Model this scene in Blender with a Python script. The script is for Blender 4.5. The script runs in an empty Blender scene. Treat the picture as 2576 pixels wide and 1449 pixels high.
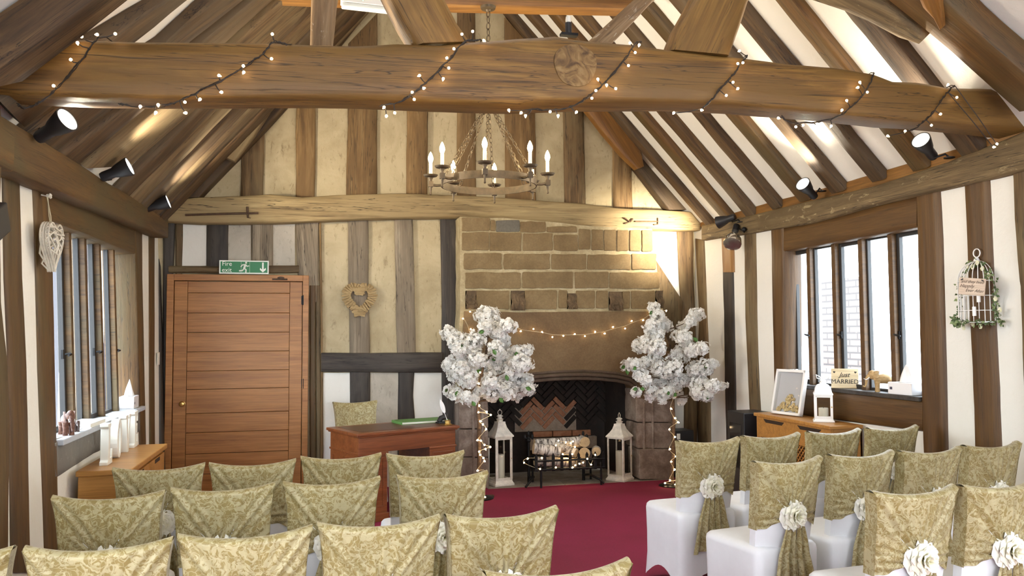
import bpy, bmesh, math, random
from mathutils import Vector, Matrix, noise
S = bpy.context.scene
COL = S.collection
R = math.radians
V = Vector
# ------------------------------------------------------------------ camera
IMW, IMH, FPX = 2576, 1449, 2050.0
EYE = V((0, 0, 1.6))
def cam_basis(yaw, pitch, roll):
    y, p, r = R(yaw), R(pitch), R(roll)
    f = V((math.sin(y) * math.cos(p), math.cos(y) * math.cos(p), math.sin(p)))
    rt = V((math.cos(y), -math.sin(y), 0))
    up = rt.cross(f)
    return rt * math.cos(r) - up * math.sin(r), rt * math.sin(r) + up * math.cos(r), f
CR, CU, CF = cam_basis(13.4, 3.15, 0.35)
cd = bpy.data.cameras.new('camera')
cam = bpy.data.objects.new('camera', cd); COL.objects.link(cam)
cd.sensor_width = 36; cd.lens = FPX / IMW * 36; cd.clip_start = .02; cd.clip_end = 200
M = Matrix.Identity(4)
for i in range(3):
    M[i][0], M[i][1], M[i][2], M[i][3] = CR[i], CU[i], -CF[i], EYE[i]
cam.matrix_world = M
S.camera = cam
# ------------------------------------------------------------------ view, sky, light
S.view_settings.view_transform = 'Standard'
S.view_settings.look = 'None'
S.view_settings.exposure = 0.74
S.view_settings.gamma = 1
S.view_settings.use_curve_mapping = False
try:
    S.cycles.use_denoising = True; S.cycles.use_adaptive_sampling = True; S.cycles.adaptive_threshold = .02
    S.cycles.max_bounces = 6; S.cycles.diffuse_bounces = 3; S.cycles.transparent_max_bounces = 12
    S.cycles.sample_clamp_indirect = 4.0; S.cycles.caustics_reflective = False; S.cycles.caustics_refractive = False
except Exception:
    pass
w = bpy.data.worlds.new('sky'); S.world = w; w.use_nodes = True
bg = w.node_tree.nodes['Background']
bg.inputs[0].default_value = (.86, .93, 1.0, 1); bg.inputs[1].default_value = 8.5

def lamp(name, kind, loc, power, color, aim=None, size=.03, angle=60, blend=.6):
    l = bpy.data.lights.new(name, kind); l.energy = power; l.color = color
    o = bpy.data.objects.new(name, l); COL.objects.link(o); o.location = loc
    if kind == 'SPOT':
        l.spot_size = R(angle); l.spot_blend = blend; l.shadow_soft_size = size
    elif kind == 'POINT':
        l.shadow_soft_size = size
    if aim is not None:
        o.rotation_euler = (V(aim) - V(loc)).to_track_quat('-Z', 'Y').to_euler()
    return o
WARM = (1.0, .79, .48)
WARMW = (1.0, .88, .69)
# ------------------------------------------------------------------ pixel of the photograph -> point on a plane of the room
def ray(px, py):
    return CR * ((px - IMW / 2) / FPX) - CU * ((py - IMH / 2) / FPX) + CF
def onp(px, py, pl):
    d = ray(px, py); P0, n = pl
    return EYE + d * ((P0 - EYE).dot(n) / d.dot(n))
def plY(y): return (V((0, y, 0)), V((0, -1, 0)))
def plX(x, s=1): return (V((x, 0, 0)), V((s, 0, 0)))
def plZ(z): return (V((0, 0, z)), V((0, 0, 1)))
LEAN = .045
LN = V((1, 0, LEAN)).normalized()
def plL(off=0): return (V((-1.5 + off, 0, 1.2)), LN)
def plR(off=0): return (V((4.26 - off, 0, 0)), V((-1, 0, 0)))
def LW(y, z, off=0): return V((-1.5 - LEAN * (z - 1.2) + off, y, z))
TL, TR = 1.18, 1.07
AL, AR = math.atan(TL), math.atan(TR)
NL = V((math.sin(AL), 0, -math.cos(AL))); NR = V((-math.sin(AR), 0, -math.cos(AR)))   # point down into the room
ROOFL = (V((-1.42, 0, 2.68)), NL); ROOFR = (V((4.2, 0, 2.78)), NR)
def zL(x): return 2.68 + TL * (x + 1.42)
def zR(x): return 2.78 + TR * (4.2 - x)
RIDGE_X = (2.78 + TR * 4.2 - 2.68 - TL * 1.42) / (TL + TR); RIDGE_Z = zL(RIDGE_X)
YB = 8.70     # plaster face of the gable wall

# ------------------------------------------------------------------ mesh helpers
class MB:
    def __init__(s): s.v = []; s.f = []; s.m = []
    def add(s, vs, fs, mi=0):
        b = len(s.v); s.v += [tuple(x) for x in vs]; s.f += [tuple(b + i for i in f) for f in fs]; s.m += [mi] * len(fs); return s
    def hexa(s, p, mi=0):
        return s.add(p, [(0, 3, 2, 1), (4, 5, 6, 7), (0, 1, 5, 4), (1, 2, 6, 5), (2, 3, 7, 6), (3, 0, 4, 7)], mi)
    def box(s, lo, hi, mi=0, mat=None):
        x0, y0, z0 = lo; x1, y1, z1 = hi
        p = [V(q) for q in ((x0, y0, z0), (x1, y0, z0), (x1, y1, z0), (x0, y1, z0), (x0, y0, z1), (x1, y0, z1), (x1, y1, z1), (x0, y1, z1))]
        if mat is not None: p = [mat @ q for q in p]
        return s.hexa(p, mi)
    def extr(s, poly, vec, mi=0):
        n = len(poly); vec = V(vec); p = [V(q) for q in poly]
        fs = [tuple(range(n))[::-1], tuple(range(n, 2 * n))] + [(i, (i + 1) % n, n + (i + 1) % n, n + i) for i in range(n)]
        return s.add(p + [q + vec for q in p], fs, mi)
    def rings(s, rs, closed_ring=True, cap=True, mi=0, loop=False):
        n = len(rs[0]); vs = [q for r in rs for q in r]; fs = []
        k = len(rs)
        for i in range(k if loop else k - 1):
            a, b = i * n, ((i + 1) % k) * n
            for j in range(n if closed_ring else n - 1):
                j2 = (j + 1) % n; fs.append((a + j, a + j2, b + j2, b + j))
        if cap and not loop:
            fs.append(tuple(range(n))[::-1]); fs.append(tuple(range((k - 1) * n, k * n)))
        return s.add(vs, fs, mi)
    def tube(s, pts, r, n=8, mi=0, loop=False, cap=True):
        pts = [V(p) for p in pts]; rs = []
        k = len(pts); up = None
        for i, p in enumerate(pts):
            if loop: t = pts[(i + 1) % k] - pts[i - 1]
            else: t = pts[min(i + 1, k - 1)] - pts[max(i - 1, 0)]
            if t.length < 1e-9: t = V((0, 0, 1))
            t.normalize()
            if up is None:
                up = V((0, 0, 1)) if abs(t.z) < .9 else V((1, 0, 0))
            a = (up - t * up.dot(t))
            if a.length < 1e-6: a = t.orthogonal()
            a.normalize(); up = a
            b = t.cross(a); rr = r[i] if isinstance(r, (list, tuple)) else r
            rs.append([p + (a * math.cos(2 * math.pi * j / n) + b * math.sin(2 * math.pi * j / n)) * rr for j in range(n)])
        return s.rings(rs, True, cap, mi, loop)
    def lathe(s, prof, n=20, mat=None, mi=0, sq=False):
        rs = []
        for r, z in prof:
            q = [V((r * math.cos(2 * math.pi * (j + (.5 if sq else 0)) / n), r * math.sin(2 * math.pi * (j + (.5 if sq else 0)) / n), z)) for j in range(n)]
            if mat is not None: q = [mat @ x for x in q]
            rs.append(q)
        return s.rings(rs, True, True, mi)
    def ball(s, c, r, n=10, sx=1, sy=1, sz=1, mi=0):
        c = V(c); rs = []
        for i in range(n // 2 + 1):
            a = -math.pi / 2 + math.pi * i / (n // 2)
            rr = max(math.cos(a), .02) * r
            rs.append([c + V((rr * sx * math.cos(2 * math.pi * j / n), rr * sy * math.sin(2 * math.pi * j / n), r * sz * math.sin(a))) for j in range(n)])
        return s.rings(rs, True, True, mi)
    def grid(s, nu, nv, fn, mi=0):
        vs = [fn(i / nu, j / nv) for j in range(nv + 1) for i in range(nu + 1)]
        fs = [(j * (nu + 1) + i, j * (nu + 1) + i + 1, (j + 1) * (nu + 1) + i + 1, (j + 1) * (nu + 1) + i) for j in range(nv) for i in range(nu)]
        return s.add(vs, fs, mi)
    def mesh(s, name, mats, smooth=None, recalc=True):
        me = bpy.data.meshes.new(name); me.from_pydata(s.v, [], s.f)
        for m in (mats if isinstance(mats, (list, tuple)) else [mats]): me.materials.append(m)
        if len(me.materials) > 1: me.polygons.foreach_set('material_index', s.m)
        if recalc:
            b = bmesh.new(); b.from_mesh(me); bmesh.ops.recalc_face_normals(b, faces=b.faces); b.to_mesh(me); b.free()
        if smooth is not None:
            me.polygons.foreach_set('use_smooth', [True] * len(me.polygons))
            if smooth < 180: me.set_sharp_from_angle(angle=R(smooth))
        me.update(); return me
    def build(s, name, mats, parent=None, smooth=None, bevel=0, loc=None, mat=None, recalc=True):
        o = bpy.data.objects.new(name, s.mesh(name, mats, smooth, recalc)); COL.objects.link(o)
        if parent is not None: o.parent = parent
        if mat is not None: o.matrix_world = mat if parent is None else o.matrix_world
        if loc is not None: o.location = loc
        if bevel:
            md = o.modifiers.new('bevel', 'BEVEL'); md.width = bevel; md.segments = 2; md.limit_method = 'ANGLE'; md.angle_limit = R(40)
        return o
def tag(o, label=None, cat=None, group=None, kind=None):
    if label: o['label'] = label
    if cat: o['category'] = cat
    if group: o['group'] = group
    if kind: o['kind'] = kind
    return o
def thing(name, label, cat, loc=(0, 0, 0), rz=0, group=None, kind=None):
    o = bpy.data.objects.new(name, None); COL.objects.link(o); o.empty_display_size = .05
    o.location = loc; o.rotation_euler = (0, 0, rz); o.rotation_mode = 'XYZ'
    return tag(o, label, cat, group, kind)
def recenter(o):
    """origin of a single-mesh thing to its bounding box's low middle"""
    me = o.data; xs = [v.co for v in me.vertices]
    c = V(((min(p.x for p in xs) + max(p.x for p in xs)) / 2, (min(p.y for p in xs) + max(p.y for p in xs)) / 2, min(p.z for p in xs)))
    me.transform(Matrix.Translation(-c)); o.location = c; return o
def copy_tree(o, parent=None):
    c = o.copy(); COL.objects.link(c)
    if parent is not None: c.parent = parent
    for ch in list(o.children): copy_tree(ch, c)
    return c

# ------------------------------------------------------------------ materials
def nodes(name):
    m = bpy.data.materials.new(name); m.use_nodes = True
    nt = m.node_tree; b = nt.nodes['Principled BSDF']
    return m, nt, b
def N(nt, t, **k):
    n = nt.nodes.new(t)
    for a, v in k.items():
        if hasattr(n, a): setattr(n, a, v)
        else: n.inputs[a].default_value = v
    return n
def ramp(nt, fac, stops):
    r = nt.nodes.new('ShaderNodeValToRGB'); e = r.color_ramp.elements
    while len(e) < len(stops): e.new(.5)
    for i, (p, c) in enumerate(stops):
        e[i].position = p; e[i].color = (c[0], c[1], c[2], 1) if isinstance(c, (tuple, list)) else (c, c, c, 1)
    nt.links.new(fac, r.inputs[0]); return r.outputs[0]
def mix(nt, fac, a, b, mode='MIX'):
    m = nt.nodes.new('ShaderNodeMix'); m.data_type = 'RGBA'; m.blend_type = mode
    for sock, x in ((m.inputs[0], fac), (m.inputs[6], a), (m.inputs[7], b)):
        if hasattr(x, 'links'): nt.links.new(x, sock)
        elif isinstance(x, (tuple, list)): sock.default_value = (x[0], x[1], x[2], 1)
        else: sock.default_value = x
    return m.outputs[2]
def objcoord(nt, scale, rand=True, src='Object'):
    tc = nt.nodes.new('ShaderNodeTexCoord'); mp = nt.nodes.new('ShaderNodeMapping')
    nt.links.new(tc.outputs[src], mp.inputs[0]); mp.inputs['Scale'].default_value = scale
    if rand:
        oi = nt.nodes.new('ShaderNodeObjectInfo'); mu = nt.nodes.new('ShaderNodeMath'); mu.operation = 'MULTIPLY'; mu.inputs[1].default_value = 37.0
        nt.links.new(oi.outputs['Random'], mu.inputs[0]); nt.links.new(mu.outputs[0], mp.inputs['Location'])
    return mp.outputs[0]
def noi(nt, co, scale, detail=6, rough=.6, dist=0):
    n = N(nt, 'ShaderNodeTexNoise'); n.inputs['Scale'].default_value = scale; n.inputs['Detail'].default_value = detail
    n.inputs['Roughness'].default_value = rough; n.inputs['Distortion'].default_value = dist
    nt.links.new(co, n.inputs['Vector']); return n.outputs[0]
def bump(nt, b, h, strength=.3, dist=.01):
    n = nt.nodes.new('ShaderNodeBump'); n.inputs['Strength'].default_value = strength; n.inputs['Distance'].default_value = dist
    nt.links.new(h, n.inputs['Height']); nt.links.new(n.outputs[0], b.inputs['Normal'])
def wood(name, dark, mid, light, grey=None, rough=.6, crack=.5, var=.35, bstr=.35, sc=1.0, pale=None):
    """grain along the object's own X axis"""
    m, nt, b = nodes(name)
    g = noi(nt, objcoord(nt, (.55 * sc, 7 * sc, 7 * sc)), 2.2, 9, .62, .7)
    f = noi(nt, objcoord(nt, (1.6 * sc, 45 * sc, 45 * sc)), 2.0, 5, .6, .2)
    c = ramp(nt, g, [(.30, dark), (.5, mid), (.70, light)])
    ff = ramp(nt, f, [(.35, .72), (.6, 1.06)])
    c = mix(nt, .8, c, ff, 'MULTIPLY')
    big = noi(nt, objcoord(nt, (.8, 2.2, 2.2)), 1.3, 4, .6, .4)
    if grey is not None:
        c = mix(nt, ramp(nt, big, [(.42, 0), (.62, 1)]), c, grey)
    if pale is not None:
        sp = noi(nt, objcoord(nt, (2.2, 6, 6)), 3.0, 8, .75, .8)
        c = mix(nt, ramp(nt, sp, [(.58, 0), (.68, 1)]), c, pale)
    k = noi(nt, objcoord(nt, (.45, 16, 16)), 1.7, 3, .5, 1.2)
    kr = ramp(nt, k, [(.485, 1), (.497, 1 - crack), (.503, 1 - crack), (.515, 1)])
    k2 = noi(nt, objcoord(nt, (.3, 3, 3)), 2.1, 2, .5, .3)
    kr = mix(nt, ramp(nt, k2, [(.42, 0), (.50, 1)]), (1, 1, 1), kr)
    c = mix(nt, 1.0, c, kr, 'MULTIPLY')
    oi = nt.nodes.new('ShaderNodeObjectInfo')
    c = mix(nt, 1.0, c, ramp(nt, oi.outputs['Random'], [(0, (1 - var, 1 - var, 1 - var)), (1, (1 + var * .6, 1 + var * .6, 1 + var * .6))]), 'MULTIPLY')
    nt.links.new(c, b.inputs['Base Color']); b.inputs['Roughness'].default_value = rough
    h = mix(nt, .5, g, kr, 'MULTIPLY')
    bump(nt, b, h, bstr, .012); return m
def plain(name, col, rough=.5, metal=0, spec=None, nz=0, nscale=30, emit=None, estr=0, bstr=0):
    m, nt, b = nodes(name)
    b.inputs['Base Color'].default_value = (*col, 1); b.inputs['Roughness'].default_value = rough; b.inputs['Metallic'].default_value = metal
    if nz:
        n = noi(nt, objcoord(nt, (1, 1, 1)), nscale, 5, .6)
        c = mix(nt, 1.0, (*col,), ramp(nt, n, [(.3, 1 - nz), (.7, 1 + nz)]), 'MULTIPLY'); nt.links.new(c, b.inputs['Base Color'])
        if bstr: bump(nt, b, n, bstr, .004)
    if emit:
        b.inputs['Emission Color'].default_value = (*emit, 1); b.inputs['Emission Strength'].default_value = estr
    return m
def plaster(name, base, stain, fleck, sc=1.0, amt=1.0):
    m, nt, b = nodes(name)
    co = objcoord(nt, (1, 1, 1), False)
    n1 = noi(nt, co, 1.7 * sc, 6, .65, .5); n2 = noi(nt, objcoord(nt, (1, 1, .35), False), 26 * sc, 6, .75, .6)
    c = mix(nt, ramp(nt, n1, [(.40, 0), (.68, amt)]), base, stain)
    c = mix(nt, ramp(nt, n2, [(.57, 0), (.70, .75 * amt)]), c, fleck)
    nt.links.new(c, b.inputs['Base Color']); b.inputs['Roughness'].default_value = .9
    bump(nt, b, noi(nt, co, 14, 8, .7, .3), .35, .01); return m
OAK_TIE = wood('oak_tie_beam', (0.0780, 0.0351, 0.0072), (0.1950, 0.0975, 0.0190), (0.2964, 0.1638, 0.0370), grey=(0.1560, 0.0819, 0.0180), rough=.55, crack=.7, var=.0)
OAK_NEW = wood('oak_orange', (.15, .062, 0.0119), (.235, .104, 0.0198), (.31, .147, 0.0297), rough=.5, crack=.3, var=.12, sc=.9)
OAK_MID = wood('oak_brown', (0.0578, 0.0272, 0.0063), (0.1122, 0.0530, 0.0117), (0.1598, 0.0816, 0.0193), grey=(0.0884, 0.0578, 0.0188), rough=.6, crack=.5, var=.22)
OAK_WIN = wood('oak_window', (0.0612, 0.0266, 0.0057), (0.0972, 0.0446, 0.0095), (0.1260, 0.0605, 0.0138), rough=.5, crack=.3, var=.1)
OAK_OLD = wood('oak_weathered', (0.0510, 0.0298, 0.0116), (0.1318, 0.0765, 0.0303), (0.2210, 0.1403, 0.0615), grey=(0.1785, 0.1275, 0.0615), rough=.75, crack=.75, var=.22)
OAK_RAFT = wood('oak_rafter', (.026, .013, .004), (.075, .038, .012), (.135, .078, .029), grey=(.095, .062, .03), rough=.7, crack=.8, var=.25)
OAK_STUD = wood('oak_gable_stud', (.11, .06, 0.0213), (.22, .128, 0.0476), (.33, .215, 0.0935), grey=(.15, .085, 0.0298), rough=.75, crack=.7, var=.18)
OAK_GREY = wood('oak_limewashed', (.10, .075, .05), (.26, .205, .14), (.40, .33, .235), grey=(.20, .155, .105), rough=.8, crack=.8, var=.12)
OAK_RAIL = wood('oak_gable_rail', (.13, .085, 0.0357), (.29, .205, 0.0935), (.43, .325, 0.1615), grey=(.30, .215, 0.1020), rough=.75, crack=.9, var=.05)
OAK_PLATE = wood('oak_plate_pale', (.07, .045, 0.0187), (.17, .115, 0.0527), (.26, .185, 0.0892), grey=(.12, .08, 0.0340), rough=.75, crack=.8, var=.1, pale=(.42, .34, 0.1870))
OAK_DARK = wood('oak_dark', (.012, .009, .007), (.035, .026, .02), (.075, .057, .043), grey=(.055, .045, .036), rough=.65, crack=.7, var=.15)
OAK_PAINT = wood('oak_flaking_paint', (.14, .08, .035), (.22, .135, .065), (.3, .2, .11), rough=.8, crack=.6, var=.1, pale=(.62, .55, .44))
OAK_DOOR = wood('oak_door', (.27, .108, .028), (.37, .158, .043), (.44, .20, .06), rough=.42, crack=.15, var=.05, bstr=.12, sc=.8)
OAK_CAB = wood('oak_cabinet', (.36, .16, 0.0340), (.46, .215, 0.0493), (.53, .26, 0.0663), rough=.35, crack=.1, var=.03, bstr=.08)
MAHOG = wood('mahogany', (.125, .032, .008), (.20, .058, .016), (.27, .085, .026), rough=.32, crack=.1, var=.0, bstr=.06)
LEATHER = plain('desk_leather', (.085, .028, .012), .35, nz=.2, nscale=60)
WHITE_PL = plaster('white_plaster', (.80, .78, .715), (.74, .715, .645), (.72, .69, .61), 1.0, .5)
CREAM_PL = plaster('cream_plaster', (.84, .80, .70), (.76, .70, .58), (.70, .64, .52), 1.0, .6)
AGED_PL = plaster('aged_plaster', (.52, .43, .27), (.37, .295, .17), (.19, .138, .07), 1.0, 1.0)
AGED_GREY = plaster('aged_grey_plaster', (.50, .45, .37), (.36, .32, .26), (.22, .19, .15), 1.3, 1.0)
IRON = plain('black_iron', (.012, .012, .013), .5, .6, nz=.3, nscale=20)
CHAND = plain('chandelier_iron', (.10, .072, .042), .5, .5, nz=.3, nscale=20)
BLACKP = plain('black_plastic', (.012, .012, .014), .45)
CABLE = plain('dark_cable', (.02, .013, .008), .6)
CABLE_W = plain('clear_cable', (.55, .48, .33), .4)
RUST = plain('rusty_iron', (.095, .055, .032), .8, .3, nz=.3)
CHROME = plain('chrome', (.75, .75, .73), .12, 1)
BRASS = plain('brass', (.55, .36, .12), .3, 1)
WHITE_PT = plain('white_paint', (.86, .85, .83), .4)
IVORY_PT = plain('distressed_ivory_paint', (.72, .66, .56), .6, nz=.2, nscale=18)
BULB_ON = plain('lit_bulb', (1, .9, .7), .3, emit=(1.0, .78, .42), estr=28)
FAIRY_ON = plain('fairy_bulb', (1, .9, .7), .3, emit=(1.0, .70, .38), estr=14)
LENS_ON = plain('lit_lens', (1, .95, .85), .3, emit=(1.0, .95, .82), estr=16)
CANDLE = plain('candle_wax', (.80, .74, .60), .5)
SLEEVE = plain('candle_sleeve', (.85, .78, .60), .4)
def glassm(name, tint=(1, 1, 1), refl=.08):
    m, nt, b = nodes(name); nt.nodes.remove(b)
    t = nt.nodes.new('ShaderNodeBsdfTransparent'); t.inputs[0].default_value = (*tint, 1)
    g = nt.nodes.new('ShaderNodeBsdfGlossy'); g.inputs['Roughness'].default_value = .02
    f = nt.nodes.new('ShaderNodeFresnel'); f.inputs[0].default_value = 1.3
    mx = nt.nodes.new('ShaderNodeMixShader')
    ge = nt.nodes.new('ShaderNodeNewGeometry'); su = nt.nodes.new('ShaderNodeMath'); su.operation = 'SUBTRACT'; su.use_clamp = True
    nt.links.new(f.outputs[0], su.inputs[0]); nt.links.new(ge.outputs['Backfacing'], su.inputs[1]); nt.links.new(su.outputs[0], mx.inputs[0]); nt.links.new(t.outputs[0], mx.inputs[1]); nt.links.new(g.outputs[0], mx.inputs[2])
    nt.links.new(mx.outputs[0], nt.nodes['Material Output'].inputs[0]); return m
GLASS = glassm('window_glass', (.95, .98, 1)); CLEAR = glassm('clear_glass', (.93, .93, .92))

# ------------------------------------------------------------------ timbers
random.seed(4)
def strip(name, pairs, n, depth, mat, wob=.012, seg=.12, cham=.012, parent=None):
    """a hewn timber: pairs of opposite edge points of its face along its length; n points out of the face"""
    pairs = [(V(a), V(b)) for a, b in pairs]
    mids = [(a + b) / 2 for a, b in pairs]
    X = (mids[-1] - mids[0]).normalized(); Z = (V(n) - X * V(n).dot(X)).normalized(); Y = Z.cross(X)
    O = mids[0]
    loc = lambda p: V(((p - O).dot(X), (p - O).dot(Y), (p - O).dot(Z)))
    P = [(loc(a), loc(b)) for a, b in pairs]
    secs = []
    for i in range(len(P) - 1):
        k = max(1, int((mids[i + 1] - mids[i]).length / seg))
        for j in range(k):
            t = j / k; secs.append((P[i][0].lerp(P[i + 1][0], t), P[i][1].lerp(P[i + 1][1], t)))
    secs.append(P[-1])
    sd = random.uniform(0, 500)
    nz = lambda x, k: noise.noise(V((x * 1.6, sd + k * 17.3, k * 3.1))) + .45 * noise.noise(V((x * 5.5, sd - k * 9.1, k)))
    rs = []
    for i, (a, b) in enumerate(secs):
        a, b = a.copy(), b.copy(); t = (a.x + b.x) / 2
        a.y += nz(t, 1) * wob; b.y += nz(t, 2) * wob; zz = nz(t, 3) * wob * .6
        s = 1 if b.y > a.y else -1; c = min(cham, abs(b.y - a.y) * .2) * (1 + .8 * nz(t, 5)); c = max(c, .002)
        fx = lambda q: a.x + (b.x - a.x) * ((q - a.y) / (b.y - a.y))
        ring = [(a.y, -depth), (a.y, -c), (a.y + s * c, 0)]
        for u in (.3, .7): ring.append((a.y + (b.y - a.y) * u, nz(t, 6 + u * 3) * wob * .5))
        ring += [(b.y - s * c, 0), (b.y, -c), (b.y, -depth)]
        rs.append([V((fx(y), y, z + zz)) for y, z in ring])
    mb = MB(); mb.rings(rs)
    o = mb.build(name, mat, None, smooth=50)
    mw = Matrix.Identity(4)
    for i in range(3): mw[i][0], mw[i][1], mw[i][2], mw[i][3] = X[i], Y[i], Z[i], O[i]
    o.matrix_world = mw
    if parent is not None: o.parent = parent
    return o
def pstrip(name, pxpairs, pl, depth, mat, label=None, cat=None, group=None, **k):
    o = strip(name, [(onp(*a, pl), onp(*b, pl)) for a, b in pxpairs], pl[1], depth, mat, **k)
    return tag(o, label, cat, group)
ORD = ['first', 'second', 'third', 'fourth', 'fifth', 'sixth', 'seventh', 'eighth', 'ninth', 'tenth', 'eleventh', 'twelfth', 'thirteenth']
# ================================================================== THE ROOM
CARPET = None
def mk_carpet():
    m, nt, b = nodes('red_carpet')
    co = objcoord(nt, (1, 1, 1), False)
    a = noi(nt, co, 420, 3, .7); c2 = noi(nt, co, 1.1, 4, .5, .4); c3 = noi(nt, co, 60, 4, .6)
    c = mix(nt, ramp(nt, c2, [(.35, 0), (.65, 1)]), (.20, .0035, .026), (.25, .0055, .042))
    c = mix(nt, 1.0, c, ramp(nt, a, [(.3, .75), (.7, 1.2)]), 'MULTIPLY')
    c = mix(nt, 1.0, c, ramp(nt, c3, [(.3, .9), (.7, 1.08)]), 'MULTIPLY')
    nt.links.new(c, b.inputs['Base Color']); b.inputs['Roughness'].default_value = .95
    b.inputs['Sheen Weight'].default_value = .0; b.inputs['Sheen Tint'].default_value = (1, .4, .6, 1)
    bump(nt, b, a, .4, .004); return m
CARPET = mk_carpet()
tag(MB().box((-1.75, -3.3, -.05), (4.5, 8.30, 0)).build('floor', CARPET), 'plain dark red fitted carpet covering the hall floor', 'carpet', kind='structure')
# walls: leaning timber wall on the window side, upright one opposite, gable wall, wall behind the camera
def Lbox(mb, y0, y1, z0, z1, o0=-.16, o1=0.0):
    mb.hexa([LW(y0, z0, o0), LW(y0, z0, o1), LW(y1, z0, o1), LW(y1, z0, o0), LW(y0, z1, o0), LW(y0, z1, o1), LW(y1, z1, o1), LW(y1, z1, o0)])
def RP(y, z, off=0): return V((4.26 - off, y, z))
def wall_with_holes(fn, y0, y1, z0, z1, holes):
    y = y0
    for (a, b, c, d) in holes:
        fn(y, a, z0, z1); fn(a, b, z0, c); fn(a, b, d, z1); y = b
    fn(y, y1, z0, z1)
mb = MB(); wall_with_holes(lambda a, b, c, d: Lbox(mb, a, b, c, d), -3.3, 8.86, 0, 2.62, [(-.3, 2.1, .95, 2.3), (5.26, 7.68, .93, 2.36)])
tag(mb.build('wall_left', CREAM_PL), 'cream plastered timber-framed wall with the longer window', 'wall', kind='structure')
mb = MB(); wall_with_holes(lambda a, b, c, d: mb.box((4.26, a, c), (4.42, b, d)), -3.3, 8.86, 0, 2.8, [(-.6, 1.6, 1.1, 2.3), (5.07, 6.88, 1.04, 2.36)])  # first opening, out of view, is added to let daylight in
tag(mb.build('wall_right', WHITE_PL), 'white plastered timber-framed wall with the birdcage', 'wall', kind='structure')
mb = MB()
for y0, y1, hole in ((YB, YB + .16, None), (-3.36, -3.2, 1)):
    if hole:
        for lo, hi in (((-1.8, y0, 0), (-.6, y1, 2.7)), ((3.3, y0, 0), (4.5, y1, 2.7)), ((-.6, y0, 0), (3.3, y1, .6)), ((-.6, y0, 2.6), (3.3, y1, 2.7))): mb.box(lo, hi)  # wide opening in this unseen wall is added to bring in cool daylight
        mb.extr([(-1.8, y0, 2.7), (4.5, y0, 2.7), (RIDGE_X, y0, RIDGE_Z + .1)], (0, y1 - y0, 0))
        tag(mb.build('wall_rear', WHITE_PL), 'white plastered end wall behind the seating', 'wall', kind='structure')
    else:
        for lo, hi in (((-1.8, y0, 0), (1.56, y1, 1.56)), ((3.46, y0, 0), (4.5, y1, 1.56))): mb.box(lo, hi)
        mb.extr([(-1.8, y0, 1.56), (4.5, y0, 1.56), (4.5, y0, zR(4.5) + .35), (RIDGE_X, y0, RIDGE_Z + .12), (-1.8, y0, zL(-1.8) + .35)], (0, y1 - y0, 0))
        gw = tag(mb.build('wall_back', AGED_PL), 'aged buff plaster gable wall between exposed oak studs', 'wall', kind='structure')
        mb = MB()
# ceiling slopes (plaster above the rafters)
def slope(name, side, label):
    off = .072
    if side == 'L':
        n = -NL; a = V((-1.75, 0, zL(-1.75))) + n * off; b = V((RIDGE_X, 0, RIDGE_Z)) + n * off
    else:
        n = -NR; a = V((4.55, 0, zR(4.55))) + n * off; b = V((RIDGE_X, 0, RIDGE_Z)) + n * off
    ps = []
    for e in (0, .06):
        for q, y in ((a, -3.4), (b, -3.4), (b, 8.9), (a, 8.9)): ps.append(q + n * e + V((0, y, 0)))
    return tag(MB().hexa(ps).build(name, WHITE_PL), label, 'ceiling', kind='structure')
slope('ceiling', 'L', 'white plaster roof slope behind the wide dark rafters'); slope('ceiling', 'R', 'white plaster roof slope behind the narrow spaced rafters')

# white limewashed infill panels of the gable wall (children of the wall)
def panel(px, mat, y=YB - .012, name='infill_panel', d=.012):
    poly = [onp(a, b, plY(y)) for a, b in px]
    mb = MB(); mb.extr(poly, (0, d, 0)); o = mb.build(name, mat, gw); return o
for px in ([(455, 558), (519, 558), (519, 668), (455, 672)], [(813, 938), (881, 938), (881, 1260), (813, 1260)], [(1036, 938), (1113, 938), (1118, 1000), (1118, 1270), (1044, 1270), (1046, 1080), (1040, 1000)], [(1630, 570), (1706, 570), (1745, 830), (1640, 830)]):
    o = panel(px, WHITE_PL); o['label'] = 'white limewashed plaster infill panel'
for px in ([(574, 560), (631, 560), (631, 668), (574, 668)], [(687, 560), (742, 560), (742, 668), (687, 668)], [(931, 938), (1004, 938), (1004, 1270), (931, 1270)]):
    o = panel(px, AGED_GREY); o['label'] = 'rough grey plaster infill panel'
panel([(1690, 985), (1790, 985), (1790, 1225), (1690, 1225)], WHITE_PL)['label'] = 'white plaster beside the chimney'

# ------------------------------------------------------------------ gable timbers
PG = plY(YB - .035)        # stud faces
def stud(px, mat, label, group, d=.034, pl=PG, **k):
    k.setdefault('wob', .010)
    return pstrip('gable_stud', px, pl, d, mat, label, 'stud', group, **k)
def roofy(px):      # y pixel where a vertical at px meets the roof line on the gable wall, a bit above
    p = onp(px, 400, PG); z = min(zL(p.x), zR(p.x)) - .03
    q = V((p.x, p.y, z)); d = q - EYE
    return IMH / 2 - FPX * d.dot(CU) / d.dot(CF)
UP = [(607, 665, 606, 663, 492), (745, 796, 743, 791, 492), (876, 950, 872, 948, 490), (1024, 1077, 1023, 1076, 489), (1151, 1196, 1151, 1199, 490), (1270, 1345, 1273, 1349, 500), (1416, 1469, 1422, 1474, 510), (1543, 1591, 1546, 1592, 524)]
for i, (a, b, c, d_, yb) in enumerate(UP):
    la = (a + b) / 2
    t0, t1 = roofy(a), roofy(b)
    stud([((a, t0), (b, t1)), ((c, yb + 6), (d_, yb + 6))], OAK_STUD if i not in (0, 6) else OAK_OLD,
         'upright oak stud in the gable above the long rail, %s from the window side' % ORD[i], 'studs of the upper gable')
GL = 'studs of the lower gable wall'
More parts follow.
